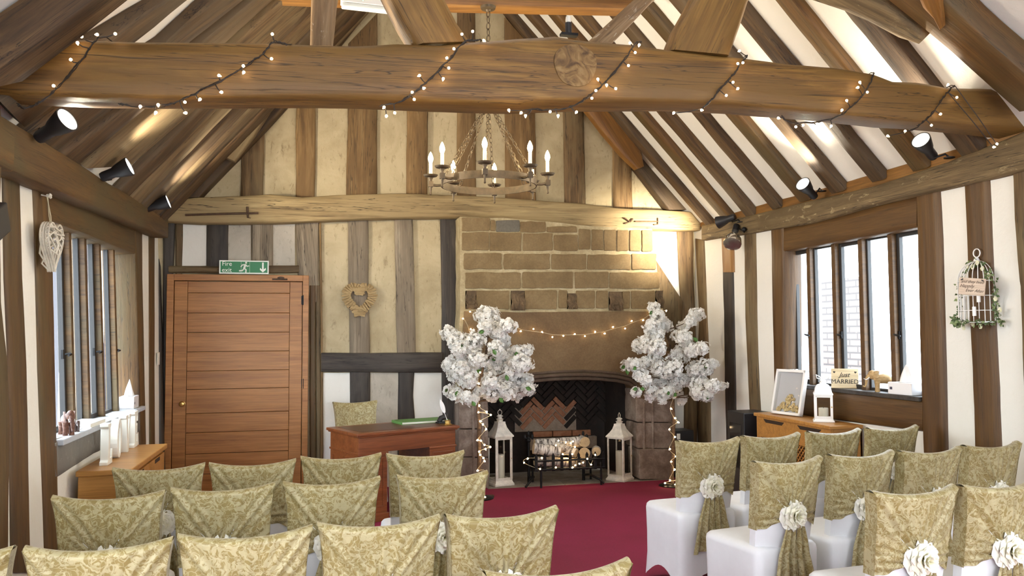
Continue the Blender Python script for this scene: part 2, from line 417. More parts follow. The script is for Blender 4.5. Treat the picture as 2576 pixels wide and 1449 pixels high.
stud([((440, 558), (459, 558)), ((440, 690), (457, 690))], OAK_OLD, 'narrow old stud beside the white panel over the door', GL)
stud([((408, 560), (441, 560)), ((408, 900), (424, 900)), ((404, 1265), (424, 1265))], OAK_DARK, 'blackened corner post beside the oak door', GL)
stud([((519, 556), (574, 556)), ((519, 670), (574, 670))], OAK_DARK, 'short dark stud above the exit sign, beside the white panel', GL)
stud([((631, 556), (687, 556)), ((632, 670), (687, 670))], OAK_GREY, 'short split grey stud above the exit sign', GL)
stud([((744, 553), (801, 553)), ((748, 690), (800, 690)), ((780, 760), (800, 760))], OAK_GREY, 'pale wide timber above the door hinge side', GL)
stud([((802, 553), (808, 553)), ((807, 880), (812, 880)), ((805, 1262), (813, 1262))], OAK_STUD, 'thin pale batten between door and plaster', GL, wob=.003)
stud([((875, 551), (926, 551)), ((880, 888), (932, 888))], OAK_GREY, 'hacked grey stud carrying the driftwood heart', GL)
stud([((992, 550), (1038, 550)), ((996, 700), (1042, 700)), ((999, 888), (1045, 888))], OAK_GREY, 'hacked grey stud between the heart wreath and the chimney', GL)
stud([((1108, 547), (1156, 547)), ((1112, 760), (1156, 760)), ((1112, 1000), (1157, 1000)), ((1118, 1265), (1158, 1265))], OAK_DARK, 'black storey post touching the chimney', GL)
stud([((881, 936), (931, 936)), ((881, 1262), (931, 1262))], OAK_DARK, 'dark stud under the black rail, behind the white chair', GL)
stud([((1003, 936), (1044, 936)), ((1003, 1000), (1040, 1000)), ((1004, 1080), (1046, 1080)), ((1002, 1262), (1048, 1262))], OAK_DARK, 'wavy dark stud under the black rail, behind the desk', GL, wob=.015)
stud([((1703, 572), (1745, 572)), ((1707, 660), (1746, 660)), ((1716, 800), (1750, 800)), ((1722, 1000), (1756, 1000)), ((1724, 1225), (1756, 1225))], OAK_OLD, 'round old corner post beside the bright white panel', GL)
tag(pstrip('gable_rail', [((808, 888), (808, 936)), ((900, 888), (900, 937)), ((1000, 887), (1000, 938)), ((1113, 886), (1113, 937))], plY(YB - .05), .05, OAK_DARK, wob=.008),
    'short black rail under the heart wreath', 'rail', 'horizontal rails of the gable')
tag(pstrip('gable_rail', [((424, 668), (424, 686)), ((560, 670), (560, 688)), ((752, 668), (752, 686))], plY(YB - .05), .05, OAK_OLD, wob=.006),
    'thin grey rail just above the oak door', 'rail', 'horizontal rails of the gable')
rail = pstrip('gable_rail', [((404, 505), (404, 556)), ((500, 497), (500, 562)), ((600, 493), (600, 561)), ((680, 488), (680, 560)), ((760, 496), (760, 557)), ((850, 490), (850, 552)), ((950, 487), (950, 548)), ((1050, 487), (1050, 546)),
    ((1150, 490), (1150, 546)), ((1260, 497), (1260, 552)), ((1350, 503), (1350, 560)), ((1450, 510), (1450, 568)), ((1550, 523), (1550, 574)), ((1650, 528), (1650, 577)), ((1762, 534), (1762, 578))],
    plY(8.5), .19, OAK_RAIL, 'long pale rail crossing the whole gable above door and chimney', 'rail', 'horizontal rails of the gable', wob=.008)
pstrip('chimney_brace', [((1640, 640), (1720, 760)), ((1640, 700), (1716, 800)), ((1650, 800), (1712, 900)), ((1660, 930), (1712, 990))], plY(YB - .06), .05, OAK_OLD, 'broad slanting timber between chimney and corner post', 'brace')
# gable rafters and braces
pstrip('gable_brace', [((1440, 236), (1540, 236)), ((1469, 270), (1568, 270)), ((1520, 335), (1598, 330)), ((1570, 392), (1616, 392)), ((1604, 424), (1621, 418))], plY(8.42), .10, OAK_NEW, 'curved orange brace against the gable above the chimney', 'brace', wob=.006)
pstrip('gable_rafter', [((1180, -80), (1262, -80)), ((1265, 15), (1345, 15)), ((1361, 130), (1440, 130)), ((1469, 262), (1560, 262)), ((1580, 395), (1645, 395)), ((1640, 470), (1700, 470)), ((1684, 527), (1742, 527))], plY(8.55), .14, OAK_RAFT, 'rafter lying against the gable on the chimney side', 'rafter', 'rafters', wob=.008)
pstrip('gable_rafter', [((900, -60), (985, -45)), ((820, 35), (915, 35)), ((700, 160), (800, 175)), ((625, 240), (720, 266)), ((500, 372), (598, 398)), ((388, 500), (502, 496))], plY(8.52), .16, OAK_RAFT, 'rafter lying against the gable on the window side', 'rafter', 'rafters', wob=.008)
pstrip('roof_brace', [((655, 262), (690, 262)), ((600, 338), (640, 340)), ((560, 392), (590, 405))], plY(8.30), .10, OAK_OLD, 'short sloping brace over a black gap near the gable', 'brace', wob=.004)
pstrip('gable_rafter', [((880, -30), (950, 0)), ((800, 62), (868, 90)), ((765, 98), (830, 130))], plY(8.36), .10, OAK_OLD, 'short stub of timber behind the painted post', 'brace', wob=.004)

# ------------------------------------------------------------------ rafters
def rafter_pts(side, y0, y1, x0, x1, lab, mat, drop=0, d=.07, skew=0):
    z = zL if side == 'L' else zR; n = NL if side == 'L' else NR
    k = 4; pr = []
    for i in range(k + 1):
        x = x0 + (x1 - x0) * i / k; o = n * drop; s = skew * i / k
        pr.append((V((x, y0 + s, z(x))) + o, V((x, y1 + s, z(x))) + o))
    o = strip('rafter', pr, n, d + drop, mat, wob=.014)
    return tag(o, lab, 'rafter', 'rafters')
RY = [8.24, 7.80, 7.36, 6.88, 6.42, 5.94, 5.44, 4.98, 4.50]
for i, y in enumerate(RY):
    hw = [.07, .085, .08, .075, .085, .09, .08, .08, .10][i]
    rafter_pts('R', y - hw, y + hw, 4.22, RIDGE_X + .02, 'rafter against white plaster on the birdcage side, %s from the gable' % ORD[i], [OAK_RAFT, OAK_MID, OAK_RAFT][i % 3], skew=random.uniform(-.04, .06))
LGAP = [([(63, 320), (133, 270), (350, 104), (475, 0), (600, -104)], [(70, 338), (146, 282), (414, 112), (535, 0), (655, -104)]),
        ([(142, 380), (300, 262), (485, 102), (614, 0), (740, -100)], [(156, 390), (320, 268), (506, 110), (640, 0), (765, -100)]),
        ([(200, 415), (378, 265), (573, 105), (688, 0), (800, -104)], [(216, 424), (400, 270), (592, 112), (712, 0), (822, -104)])]
def lraft(near, far, lab, mat):
    return pstrip('rafter', list(zip(near, far)), ROOFL, .07, mat, lab, 'rafter', 'rafters', wob=.008)
lraft([(0, 255), (238, 112), (398, 14), (545, -90)], [(63, 320), (350, 104), (475, 0), (600, -104)], 'wide dark rafter on the window side next to the roof truss', OAK_RAFT)
lraft(LGAP[0][1], LGAP[1][0], 'dark rafter on the window side between the two spotlights nearest the beam', OAK_RAFT)
lraft(LGAP[1][1], LGAP[2][0], 'dark rafter on the window side just before the spotlit one', OAK_RAFT)
lraft(LGAP[2][1], [(330, 418), (505, 266), (690, 112), (800, 15), (910, -90)], 'wide rafter glowing in spotlight on the window side', OAK_OLD)
for i, (a, b) in enumerate([(6.50, 6.78), (6.84, 7.16), (7.24, 7.54), (7.60, 7.92), (7.98, 8.30)]):
    rafter_pts('L', a, b, -1.47, RIDGE_X, 'broad rafter on the window side, %s from the gable' % ORD[5 - i], [OAK_RAFT, OAK_OLD][i % 2], skew=.1)
rafter_pts('L', 3.12, 3.40, -1.47, RIDGE_X, 'rafter on the window side nearest the camera', OAK_MID)
rafter_pts('R', 2.95, 3.15, 4.22, RIDGE_X, 'rafter on the birdcage side nearest the camera', OAK_MID)
for k_, y in enumerate((2.5, 2.05, 1.6)):
    rafter_pts('R', y - .09, y + .09, 4.22, RIDGE_X + .02, 'rafter over the near seats on the birdcage side, %s behind the truss' % ORD[k_ + 1], OAK_RAFT)
    rafter_pts('L', y + .2, y + .45, -1.47, RIDGE_X, 'rafter over the near seats on the window side, %s behind the truss' % ORD[k_ + 1], OAK_RAFT)
tag(strip('wall_plate', [(V((4.2, 3.52, 2.76)), V((4.2, 3.52, 2.52))), (V((4.2, -3.1, 2.76)), V((4.2, -3.1, 2.52)))], (-1, 0, 0), .15, OAK_PLATE), 'rough wall plate over the near seats on the birdcage side', 'wall plate')
tag(strip('wall_plate', [(V((-1.42, 4.3, 2.6)), V((-1.42, 4.3, 2.38))), (V((-1.42, -3.1, 2.6)), V((-1.42, -3.1, 2.38)))], (1, 0, 0), .15, OAK_MID), 'smooth wall plate over the near seats on the window side', 'wall plate')
for k_, y in enumerate((3.4, 2.75, 2.1)):
    tag(strip('wall_stud', [(V((4.248, y - .1, 2.5)), V((4.248, y + .1, 2.5))), (V((4.248, y - .1, .02)), V((4.248, y + .1, .02)))], (-1, 0, 0), .05, OAK_WIN), 'stud of the birdcage wall beside the near seats, %s behind the truss post' % ORD[k_], 'stud')
# principal rafters of the roof truss
pl2 = (ROOFL[0] + NL * .12, NL)
pstrip('principal_rafter', [((-120, 245), (60, 205)), ((62, 128), (205, 95)), ((195, 32), (328, 0)), ((365, -90), (480, -120))], pl2, .18, OAK_RAFT, 'heavy dark principal rafter of the truss on the window side', 'rafter', 'principal rafters of the truss', wob=.01)
pl3 = (ROOFR[0] + NR * .10, NR)
pstrip('principal_rafter', [((2560, 282), (2690, 262)), ((2490, 220), (2590, 195)), ((2390, 130), (2475, 92)), ((2230, 0), (2370, -10)), ((2100, -110), (2230, -120))], pl3, .16, OAK_MID, 'heavy principal rafter of the truss on the birdcage side', 'rafter', 'principal rafters of the truss', wob=.01)
pstrip('wind_brace', [((1960, -25), (2120, -45)), ((2036, 0), (2187, 0)), ((2117, 27), (2215, 14)), ((2184, 57), (2250, 36)), ((2257, 97), (2290, 68)), ((2308, 114), (2323, 100))], (ROOFR[0] + NR * .12, NR), .10, OAK_PLATE, 'grey curved wind brace with a pointed end', 'brace', wob=.004)
pstrip('wind_brace', [((2296, -30), (2362, -30)), ((2318, 20), (2366, 20)), ((2345, 48), (2369, 46)), ((2362, 76), (2371, 70))], (ROOFR[0] + NR * .13, NR), .10, OAK_NEW, 'short orange brace tip on the principal rafter', 'brace', wob=.003)
# ------------------------------------------------------------------ tie beam and truss
TOP = [(-90, 96), (0, 98), (110, 98), (210, 97), (350, 104), (560, 106), (690, 107), (800, 112), (900, 112), (1000, 106), (1110, 110), (1195, 102), (1300, 95), (1400, 88), (1480, 100), (1600, 110), (1700, 125), (1850, 140), (2000, 160), (2100, 168), (2200, 185), (2250, 204), (2310, 205), (2390, 218), (2500, 222), (2576, 228), (2625, 233)]
BOT = [(-90, 228), (0, 232), (110, 238), (210, 243), (350, 246), (560, 246), (690, 246), (800, 246), (900, 248), (1000, 252), (1110, 256), (1195, 260), (1300, 262), (1400, 258), (1480, 256), (1600, 256), (1700, 256), (1850, 262), (2000, 274), (2100, 282), (2200, 294), (2250, 300), (2310, 304), (2390, 310), (2500, 320), (2576, 330), (2625, 336)]
PB = plY(4.10)
tie = pstrip('tie_beam', list(zip(TOP, BOT)), PB, .20, OAK_TIE, 'massive crooked oak tie beam wrapped in fairy lights', 'beam', wob=.004, cham=.02, seg=.06)
def knot_mat():
    m, nt, b = nodes('tie_beam_knot')
    co = objcoord(nt, (1, 1, 1), False)
    wv = N(nt, 'ShaderNodeTexNoise'); wv.inputs['Scale'].default_value = 11; wv.inputs['Detail'].default_value = 7; wv.inputs['Distortion'].default_value = 2.5; nt.links.new(co, wv.inputs['Vector'])
    c = ramp(nt, wv.outputs[0], [(.32, (.075, .038, .012)), (.5, (.20, .115, .038)), (.68, (.275, .175, .07))])
    nt.links.new(c, b.inputs['Base Color']); b.inputs['Roughness'].default_value = .7; bump(nt, b, wv.outputs[0], .5, .008); return m
ctr = onp(1447, 165, PB)
mbk = MB(); rs = []
for rr, dz in ((.120, .006), (.118, -.007), (.085, -.010), (.045, -.006), (.004, -.010)):
    rs.append([ctr + V((rr * 1.0 * math.cos(t) * (1 + .06 * math.sin(3 * t)), dz, rr * 1.02 * math.sin(t) * (1 + .05 * math.cos(2 * t)))) for t in [2 * math.pi * j / 36 for j in range(36)]])
mbk.rings(rs); k = mbk.build('sawn_knot', knot_mat(), None, smooth=60); k.parent = tie; k.matrix_parent_inverse = tie.matrix_world.inverted(); k['label'] = 'pale round sawn knot on the beam face'
pstrip('raking_strut', [((905, -150), (1035, -165)), ((980, 0), (1122, 0)), ((1010, 58), (1152, 55)), ((1042, 108), (1188, 104))], plY(4.12), .17, OAK_TIE, 'thick raking strut on the beam left of the chandelier chain', 'strut', 'raking struts on the tie beam', wob=.006, cham=.03)
pstrip('raking_strut', [((1822, -150), (1965, -150)), ((1750, 0), (1885, 0)), ((1716, 60), (1862, 66)), ((1690, 124), (1836, 138))], plY(4.12), .17, OAK_TIE, 'thick raking strut on the beam right of the sawn knot', 'strut', 'raking struts on the tie beam', wob=.006, cham=.03)
pstrip('painted_post', [((790, -130), (868, -130)), ((782, 0), (850, 0)), ((780, 114), (838, 114))], plY(4.31), .12, OAK_PAINT, 'upright post with flaking pale paint behind the beam', 'post', wob=.006)
pstrip('painted_brace', [((1700, -100), (1748, -90)), ((1592, 0), (1645, 0)), ((1478, 106), (1545, 106))], plY(4.31), .10, OAK_PAINT, 'slanting brace with flaking pale paint behind the beam', 'brace', wob=.006)
pstrip('collar_beam', [((700, -70), (700, -8)), ((1155, -48), (1155, 12)), ((1595, -36), (1600, 22))], plY(6.0), .16, OAK_NEW, 'straight new orange collar carrying the chandelier', 'beam', wob=.002, cham=.006)
# ------------------------------------------------------------------ side wall timbers
PLP = plX(-1.42); PRP = plX(4.20, -1)
pstrip('wall_plate', [((-120, 215), (-120, 350)), ((20, 300), (20, 426)), ((160, 386), (160, 485)), ((300, 474), (300, 545)), ((423, 550), (423, 600))], PLP, .2, OAK_MID, 'smooth brown wall plate above the window with the wicker heart', 'wall plate', wob=.004)
pstrip('wall_plate', [((2720, 268), (2720, 390)), ((2523, 352), (2543, 436)), ((2380, 408), (2380, 474)), ((2189, 470), (2189, 520)), ((2040, 505), (2040, 560)), ((1866, 547), (1876, 588)), ((1765, 566), (1765, 606))], PRP, .2, OAK_PLATE, 'rough pale-patched wall plate above the window with the lanterns', 'wall plate', wob=.006)
pstrip('eaves_board', [((2640, 285), (2640, 330)), ((2430, 365), (2430, 400)), ((2189, 440), (2189, 474)), ((1900, 516), (1900, 545)), ((1762, 548), (1762, 572))], plX(4.24, -1), .02, OAK_NEW, 'thin orange board between rafter feet above the pale-patched plate', 'board', wob=.002)
SL = 'studs of the window wall'
pstrip('wall_stud', [((8, 405), (50, 430)), ((14, 700), (56, 700)), ((24, 924), (68, 924)), ((32, 1440), (78, 1440))], plL(.01), .05, OAK_MID, 'brown stud one white strip before the wicker heart', 'stud', SL, wob=.005)
pstrip('window_post', [((84, 440), (124, 480)), ((90, 560), (132, 575)), ((99, 924), (139, 924)), ((113, 1280), (148, 1280)), ((118, 1440), (152, 1440))], plL(.012), .18, OAK_MID, 'broad oak post with the wicker heart hanging from it', 'post', SL, wob=.004)
pstrip('window_lintel', [((120, 460), (127, 553)), ((230, 520), (231, 594)), ((345, 575), (345, 641))], plL(.011), .18, OAK_MID, 'oak lintel over the window with the paper-thin daylight strips', 'lintel', wob=.002)
pstrip('window_post', [((338, 575), (358, 580)), ((343, 700), (359, 700)), ((349, 924), (364, 924)), ((355, 1200), (369, 1200))], plL(.013), .18, OAK_MID, 'narrow oak post at the far side of the longer window', 'post', SL, wob=.003)
pstrip('wall_stud', [((376, 585), (390, 592)), ((377, 924), (389, 924)), ((378, 1200), (391, 1200))], plL(.01), .05, OAK_MID, 'thin brown stud between white strips beside the door corner', 'stud', SL, wob=.003)
pstrip('wall_stud', [((404, 596), (420, 600)), ((405, 924), (419, 924)), ((406, 1230), (420, 1230))], plL(.02), .05, OAK_DARK, 'dark stud in the corner beside the door', 'stud', SL, wob=.004)
pstrip('truss_post', [((-40, 240), (2, 262)), ((-40, 330), (9, 330)), ((-40, 520), (2, 520)), ((-40, 760), (6, 760)), ((-40, 900), (20, 900)), ((-40, 1050), (25, 1050)), ((-40, 1440), (22, 1440))], plL(.12), .16, OAK_MID, 'curved truss post at the picture edge on the window side', 'post', wob=.006)
SR = 'studs of the birdcage wall'
pstrip('wall_stud', [((1748, 600), (1770, 604)), ((1757, 795), (1778, 795)), ((1752, 1000), (1786, 1000)), ((1752, 1205), (1788, 1205))], plR(.012), .05, OAK_OLD, 'uneven stud in the corner behind the flowering tree', 'stud', SR, wob=.006)
s1 = pstrip('wall_stud', [((1814, 600), (1842, 597)), ((1820, 785), (1846, 785)), ((1826, 1100), (1851, 1100)), ((1828, 1205), (1853, 1205))], plR(.012), .05, OAK_DARK, 'dark stud with a new orange piece spliced at its top', 'stud', SR, wob=.005)
sp = pstrip('spliced_top', [((1814, 598), (1843, 594)), ((1817, 685), (1845, 685))], plR(.018), .03, OAK_NEW, wob=.002); sp['label'] = 'new orange oak splice'
sp.parent = s1; sp.matrix_parent_inverse = s1.matrix_world.inverted()
pstrip('wall_stud', [((1871, 592), (1900, 586)), ((1874, 800), (1903, 800)), ((1881, 960), (1908, 960)), ((1886, 1060), (1913, 1060)), ((1890, 1200), (1918, 1200))], plR(.012), .05, OAK_OLD, 'weathered stud rising behind the black cabinet', 'stud', SR, wob=.007)
pstrip('window_post', [((1938, 580), (1972, 572)), ((1945, 924), (1974, 924)), ((1950, 1200), (1978, 1200))], plR(.014), .18, OAK_WIN, 'oak window post nearest the photo frame', 'post', SR, wob=.003)
pstrip('window_lintel', [((1968, 572), (1968, 633)), ((2140, 535), (2140, 602)), ((2306, 490), (2306, 572))], plR(.010), .18, OAK_WIN, 'oak lintel over the window facing the brick building', 'lintel', wob=.002)
pstrip('window_post', [((2302, 488), (2361, 470)), ((2306, 600), (2368, 600)), ((2314, 924), (2377, 924)), ((2320, 1130), (2381, 1130)), ((2326, 1300), (2388, 1300))], plR(.018), .18, OAK_WIN, 'broad oak window post beside the tissue box', 'post', SR, wob=.003)
pstrip('wall_stud', [((2424, 462), (2487, 444)), ((2432, 700), (2499, 700)), ((2442, 924), (2511, 924)), ((2449, 1130), (2519, 1130)), ((2456, 1300), (2526, 1300))], plR(.012), .05, OAK_WIN, 'wide brown stud with the birdcage hung on it', 'stud', SR, wob=.004)
pstrip('truss_post', [((2540, 372), (2640, 330)), ((2545, 450), (2640, 450)), ((2552, 600), (2640, 600)), ((2560, 708), (2640, 708)), ((2562, 720), (2640, 720)), ((2576, 1000), (2640, 1000)), ((2590, 1400), (2660, 1400))], plR(.03), .06, OAK_OLD, 'weathered truss post at the picture edge on the birdcage side', 'post', wob=.004)
pstrip('window_sill_beam', [((1968, 965), (1968, 1040)), ((2140, 988), (2140, 1062)), ((2320, 1010), (2320, 1086))], plR(.02), .18, OAK_WIN, 'thick dark sill beam under the window with the lanterns', 'sill', wob=.003)

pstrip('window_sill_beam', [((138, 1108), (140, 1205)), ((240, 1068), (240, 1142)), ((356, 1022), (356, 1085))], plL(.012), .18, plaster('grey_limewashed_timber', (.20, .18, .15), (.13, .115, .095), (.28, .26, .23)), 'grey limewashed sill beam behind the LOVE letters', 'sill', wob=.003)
# ------------------------------------------------------------------ windows
FRAME_D = plain('dark_window_frame', (.018, .016, .015), .5)
SILL_M = plaster('painted_sill', (.50, .52, .55), (.42, .43, .45), (.36, .36, .36))
def window(name, Pt, label, y0, y1, z0, z1, muls, s, mulmat, iron, handles):
    r = thing(name, label, 'window', Pt((y0 + y1) / 2, z0, -.1), kind='structure')
    inv = lambda p: V(p) - r.location
    def bx(mb, ya, yb, za, zb, oa, ob):
        mb.hexa([inv(Pt(ya, za, oa)), inv(Pt(ya, za, ob)), inv(Pt(yb, za, ob)), inv(Pt(yb, za, oa)), inv(Pt(ya, zb, oa)), inv(Pt(ya, zb, ob)), inv(Pt(yb, zb, ob)), inv(Pt(yb, zb, oa))])
    for m in muls:
        mb = MB(); bx(mb, m - .027, m + .027, z0 - .005, z1 + .003, -.155, -.07); mb.build('mullion', mulmat, r, bevel=.004)
    edges = [y0] + list(muls) + [y1]
    for i in range(len(edges) - 1):
        a, b = edges[i] + (.024 if i else 0), edges[i + 1] - (.024 if i < len(edges) - 2 else 0)
        mb = MB(); t = iron[i]
        for q in ((a, a + t, z0, z1), (b - t, b, z0, z1), (a + t, b - t, z0, z0 + t), (a + t, b - t, z1 - t, z1)): bx(mb, *q, -.145, -.11)
        c = mb.build('casement', FRAME_D, r, bevel=.003)
        mb = MB(); bx(mb, a + t, b - t, z0 + t, z1 - t, -.130, -.126); mb.build('pane', GLASS, r)
        if i in handles:
            ym = handles[i]; zm = z0 + (z1 - z0) * (.36)
            mb = MB(); bx(mb, ym - .012, ym + .012, zm - .03, zm + .03, -.112, -.098)
            p0 = inv(Pt(ym, zm, -.09)); mb.tube([p0, p0 + V((s * .03, -.0, .005)), p0 + V((s * .05, -.05, .0)), p0 + V((s * .045, -.09, -.006))], .007, 8)
            mb.build('casement_handle', IRON, r, smooth=40)
    return r
window('window_1', LW, 'five-light casement window in the leaning wall beside the door', 5.33, 7.64, .99, 2.345, (5.97, 6.34, 6.74, 7.18), 1, OAK_MID, [.035, .02, .035, .02, .035], {0: 5.86, 2: 6.63, 4: 7.2})
window('window_2', RP, 'five-light casement window facing the brick building outside', 5.10, 6.86, 1.12, 2.355, (5.47, 5.83, 6.19, 6.56), -1, OAK_WIN, [.035, .02, .035, .02, .04], {0: 5.44, 2: 6.15, 4: 6.62})
mb = MB(); Lbox(mb, 5.30, 7.64, .955, .99, -.155, .045)
tag(mb.build('trim_1', SILL_M, bevel=.006), 'grey painted board sill below the longer window', 'window sill', kind='structure')
tag(MB().box((4.23, 5.09, 1.085), (4.41, 6.87, 1.118)).build('trim_2', OAK_DARK, bevel=.004), 'dark sill board under the window facing the brick building', 'window sill', kind='structure')
# outside
BRICKX = None
def brick_out():
    m, nt, b = nodes('pale_brick'); tc = nt.nodes.new('ShaderNodeTexCoord')
    sp_ = nt.nodes.new('ShaderNodeSeparateXYZ'); mp = nt.nodes.new('ShaderNodeCombineXYZ'); nt.links.new(tc.outputs['Object'], sp_.inputs[0]); nt.links.new(sp_.outputs['Y'], mp.inputs['X']); nt.links.new(sp_.outputs['Z'], mp.inputs['Y'])
    br = nt.nodes.new('ShaderNodeTexBrick'); br.inputs['Color1'].default_value = (.145, .105, .09, 1); br.inputs['Color2'].default_value = (.18, .135, .118, 1); br.inputs['Mortar'].default_value = (.07, .06, .056, 1)
    br.inputs['Scale'].default_value = 1; br.inputs['Brick Width'].default_value = .45; br.inputs['Row Height'].default_value = .12; br.inputs['Mortar Size'].default_value = .018
    nt.links.new(mp.outputs[0], br.inputs['Vector']); nt.links.new(br.outputs[0], b.inputs['Base Color']); b.inputs['Roughness'].default_value = .9; return m
EXT = thing('neighbouring_building', 'sunlit brick building seen through the window facing it', 'building', (9.5, 10, 0), kind='structure')
XO = plX(9.5, -1)
def ext(px0, py0, px1, py1, dx, name, m_):
    a, b_ = onp(px0, py0, XO), onp(px1, py1, XO)
    MB().box((0 - dx, min(a.y, b_.y) - 10, -.5 if name != 'window_opening' else b_.z), (.12 if name != 'window_opening' else 0, max(a.y, b_.y) - 10, a.z)).build(name, m_, EXT)
BRM = brick_out()
ext(2066, 706, 2184, 1000, 0, 'brick_wall', BRM); ext(1990, 915, 2200, 1000, .5, 'low_wall', BRM)
ext(1985, 690, 2066, 1000, -.05, 'rendered_wall', plain('outdoor_render', (.34, .37, .40), .9))
ext(2012, 762, 2046, 872, .01, 'window_opening', plain('dark_opening', (.06, .075, .10), .2))
GRND = plain('outdoor_paving', (.45, .43, .40), .9, nz=.1, nscale=3)
tag(MB().box((-14, -8, -.5), (-1.9, 22, -.3)).build('ground', GRND), 'pale paving outside the longer window', 'ground', kind='structure')
tag(MB().box((4.6, -8, -.5), (18, 22, -.3)).build('ground', GRND), 'pale paving outside the window facing the brick building', 'ground', kind='structure')
EPOST = plain('outdoor_dark_timber', (.014, .010, .020), .7, nz=.3)
EPALE = plain('outdoor_pale_oak', (.42, .33, .23), .7, nz=.2)
for i, (px0, px1, m_) in enumerate([(128, 151, EPOST), (184, 196, EPALE), (219, 233, EPOST), (254, 262, EPALE), (288, 296, EPOST)]):
    a = onp(px0, 800, plX(-2.5)); b = onp(px1, 800, plX(-2.5))
    tag(MB().box((-2.62, min(a.y, b.y), -.4), (-2.5, max(a.y, b.y), 2.9)).build('porch_post', m_), ('dark' if m_ is EPOST else 'pale') + ' timber post standing outside, seen through light %s of the longer window' % ['one', 'two', 'three', 'four', 'five'][i], 'post', 'posts outside the window')

# ------------------------------------------------------------------ door
DY = 8.60
dtl, dtr = onp(420, 690, plY(DY)), onp(777, 692, plY(DY))
ltl, ltr = onp(437, 706, plY(DY)), onp(762, 707, plY(DY))
dz = (dtl.z + dtr.z) / 2; lz = (ltl.z + ltr.z) / 2
door = thing('door_1', 'wide closed boarded oak door under the fire exit sign', 'door', ((dtl.x + dtr.x) / 2, DY, 0), kind='structure')
ox = door.location.x; X = lambda x: x - ox
mb = MB(); mb.box((X(dtl.x), -.0, 0), (X(ltl.x), .10, dz)); mb.box((X(ltr.x), 0, 0), (X(dtr.x), .10, dz)); mb.box((X(ltl.x), 0, lz), (X(ltr.x), .10, dz))
mb.build('door_frame', OAK_DOOR, door, bevel=.004)
mb = MB(); sw = (onp(470, 800, plY(DY)).x - ltl.x); y0, y1 = .018, .06
mb.box((X(ltl.x) + .006, y0, .005), (X(ltl.x) + sw, y1, lz - .006)); mb.box((X(ltr.x) - sw, y0, .005), (X(ltr.x) - .006, y1, lz - .006))
zs = [lz - .006] + [onp(600, q, plY(DY)).z for q in (737, 787, 836, 884, 932, 978, 1038, 1086, 1139, 1190)] + [.005]
for a, b in zip(zs, zs[1:]): mb.box((X(ltl.x) + sw + .003, y0 + .006, b + .002), (X(ltr.x) - sw - .003, y1, a - .002))
mb.build('door_leaf', OAK_DOOR, door, bevel=.003)
kp = onp(459, 1016, plY(DY)); mb = MB()
mb.lathe([(.024, 0), (.024, .006), (.010, .010), (.009, .03), (.022, .036), (.027, .05), (.020, .062), (.002, .066)], 20, Matrix.Translation((X(kp.x), y0, kp.z)) @ Matrix.Rotation(R(90), 4, 'X'))
mb.build('door_knob', BRASS, door, smooth=40)['label'] = 'small brass knob'
for q in (755, 965):
    p = onp(763, q, plY(DY)); mb = MB(); mb.tube([(X(p.x), .008, p.z - .05), (X(p.x), .008, p.z + .05)], .009, 10); mb.box((X(p.x) - .02, .012, p.z - .045), (X(p.x) + .02, .02, p.z + .045)); mb.build('hinge', IRON, door, smooth=40)
p = onp(704, 702, plY(DY)); mb = MB(); mb.box((X(p.x) - .075, -.004, p.z - .012), (X(p.x) + .075, .012, p.z + .006)); mb.ball((X(p.x) + .01, -.006, p.z + .012), .02, 10, 1.8, .6, .7); mb.build('door_latch', RUST, door, bevel=.002)
pstrip('door_post', [((779, 718), (794, 718)), ((779, 1000), (794, 1000)), ((780, 1262), (795, 1262))], plY(YB - .05), .05, OAK_MID, 'brown post beside the hinge side of the door', 'post', wob=.002)
pstrip('door_post', [((795, 718), (805, 718)), ((796, 1000), (806, 1000)), ((797, 1262), (806, 1262))], plY(YB - .04), .04, OAK_OLD, 'narrow nail-holed post between door and plaster', 'post', wob=.003)

# ------------------------------------------------------------------ fireplace
def stonem(name, a, b_, c_, sc=3.0, bs=.4):
    m, nt, b = nodes(name); co = objcoord(nt, (1, 1, 1), False)
    n1 = noi(nt, co, sc, 7, .65, .4); n2 = noi(nt, objcoord(nt, (1, 1, 1), False), 55, 5, .7)
    c = ramp(nt, n1, [(.32, a), (.5, b_), (.68, c_)]); c = mix(nt, 1.0, c, ramp(nt, n2, [(.3, .82), (.7, 1.12)]), 'MULTIPLY')
    nt.links.new(c, b.inputs['Base Color']); b.inputs['Roughness'].default_value = .9; bump(nt, b, n1, bs, .012); return m
ST_BLK = stonem('brown_sandstone', (.15, .097, .042), (.195, .13, .058), (.24, .168, .082))
ST_GRY = stonem('grey_stone_block', (.11, .095, .075), (.13, .115, .09), (.16, .14, .11))
ST_MOR = stonem('lime_mortar', (.32, .245, .13), (.42, .335, .19), (.52, .43, .27), 6)
ST_LIN = stonem('lintel_stone', (.11, .065, .03), (.16, .10, .047), (.21, .14, .07), 1.6)
ST_STUB = stonem('broken_stone', (.05, .032, .016), (.10, .062, .03), (.17, .11, .055), 9, .9)
ST_JMB = stonem('jamb_stone', (.13, .088, .062), (.21, .15, .112), (.37, .30, .24), 4)
SOOT = stonem('sooty_brick', (.009, .006, .005), (.018, .012, .009), (.034, .022, .016), 5)
BRK_O = stonem('orange_brick', (.24, .10, .05), (.31, .135, .07), (.37, .18, .10), 12)
MOR_P = stonem('hearth_mortar', (.20, .15, .11), (.27, .21, .16), (.33, .27, .21), 8)
FY = 8.38; PF = plY(FY)
fp = thing('fireplace', 'tall stone fireplace and chimney breast with an arched opening', 'fireplace', (2.5, FY, 0))
fo = fp.location
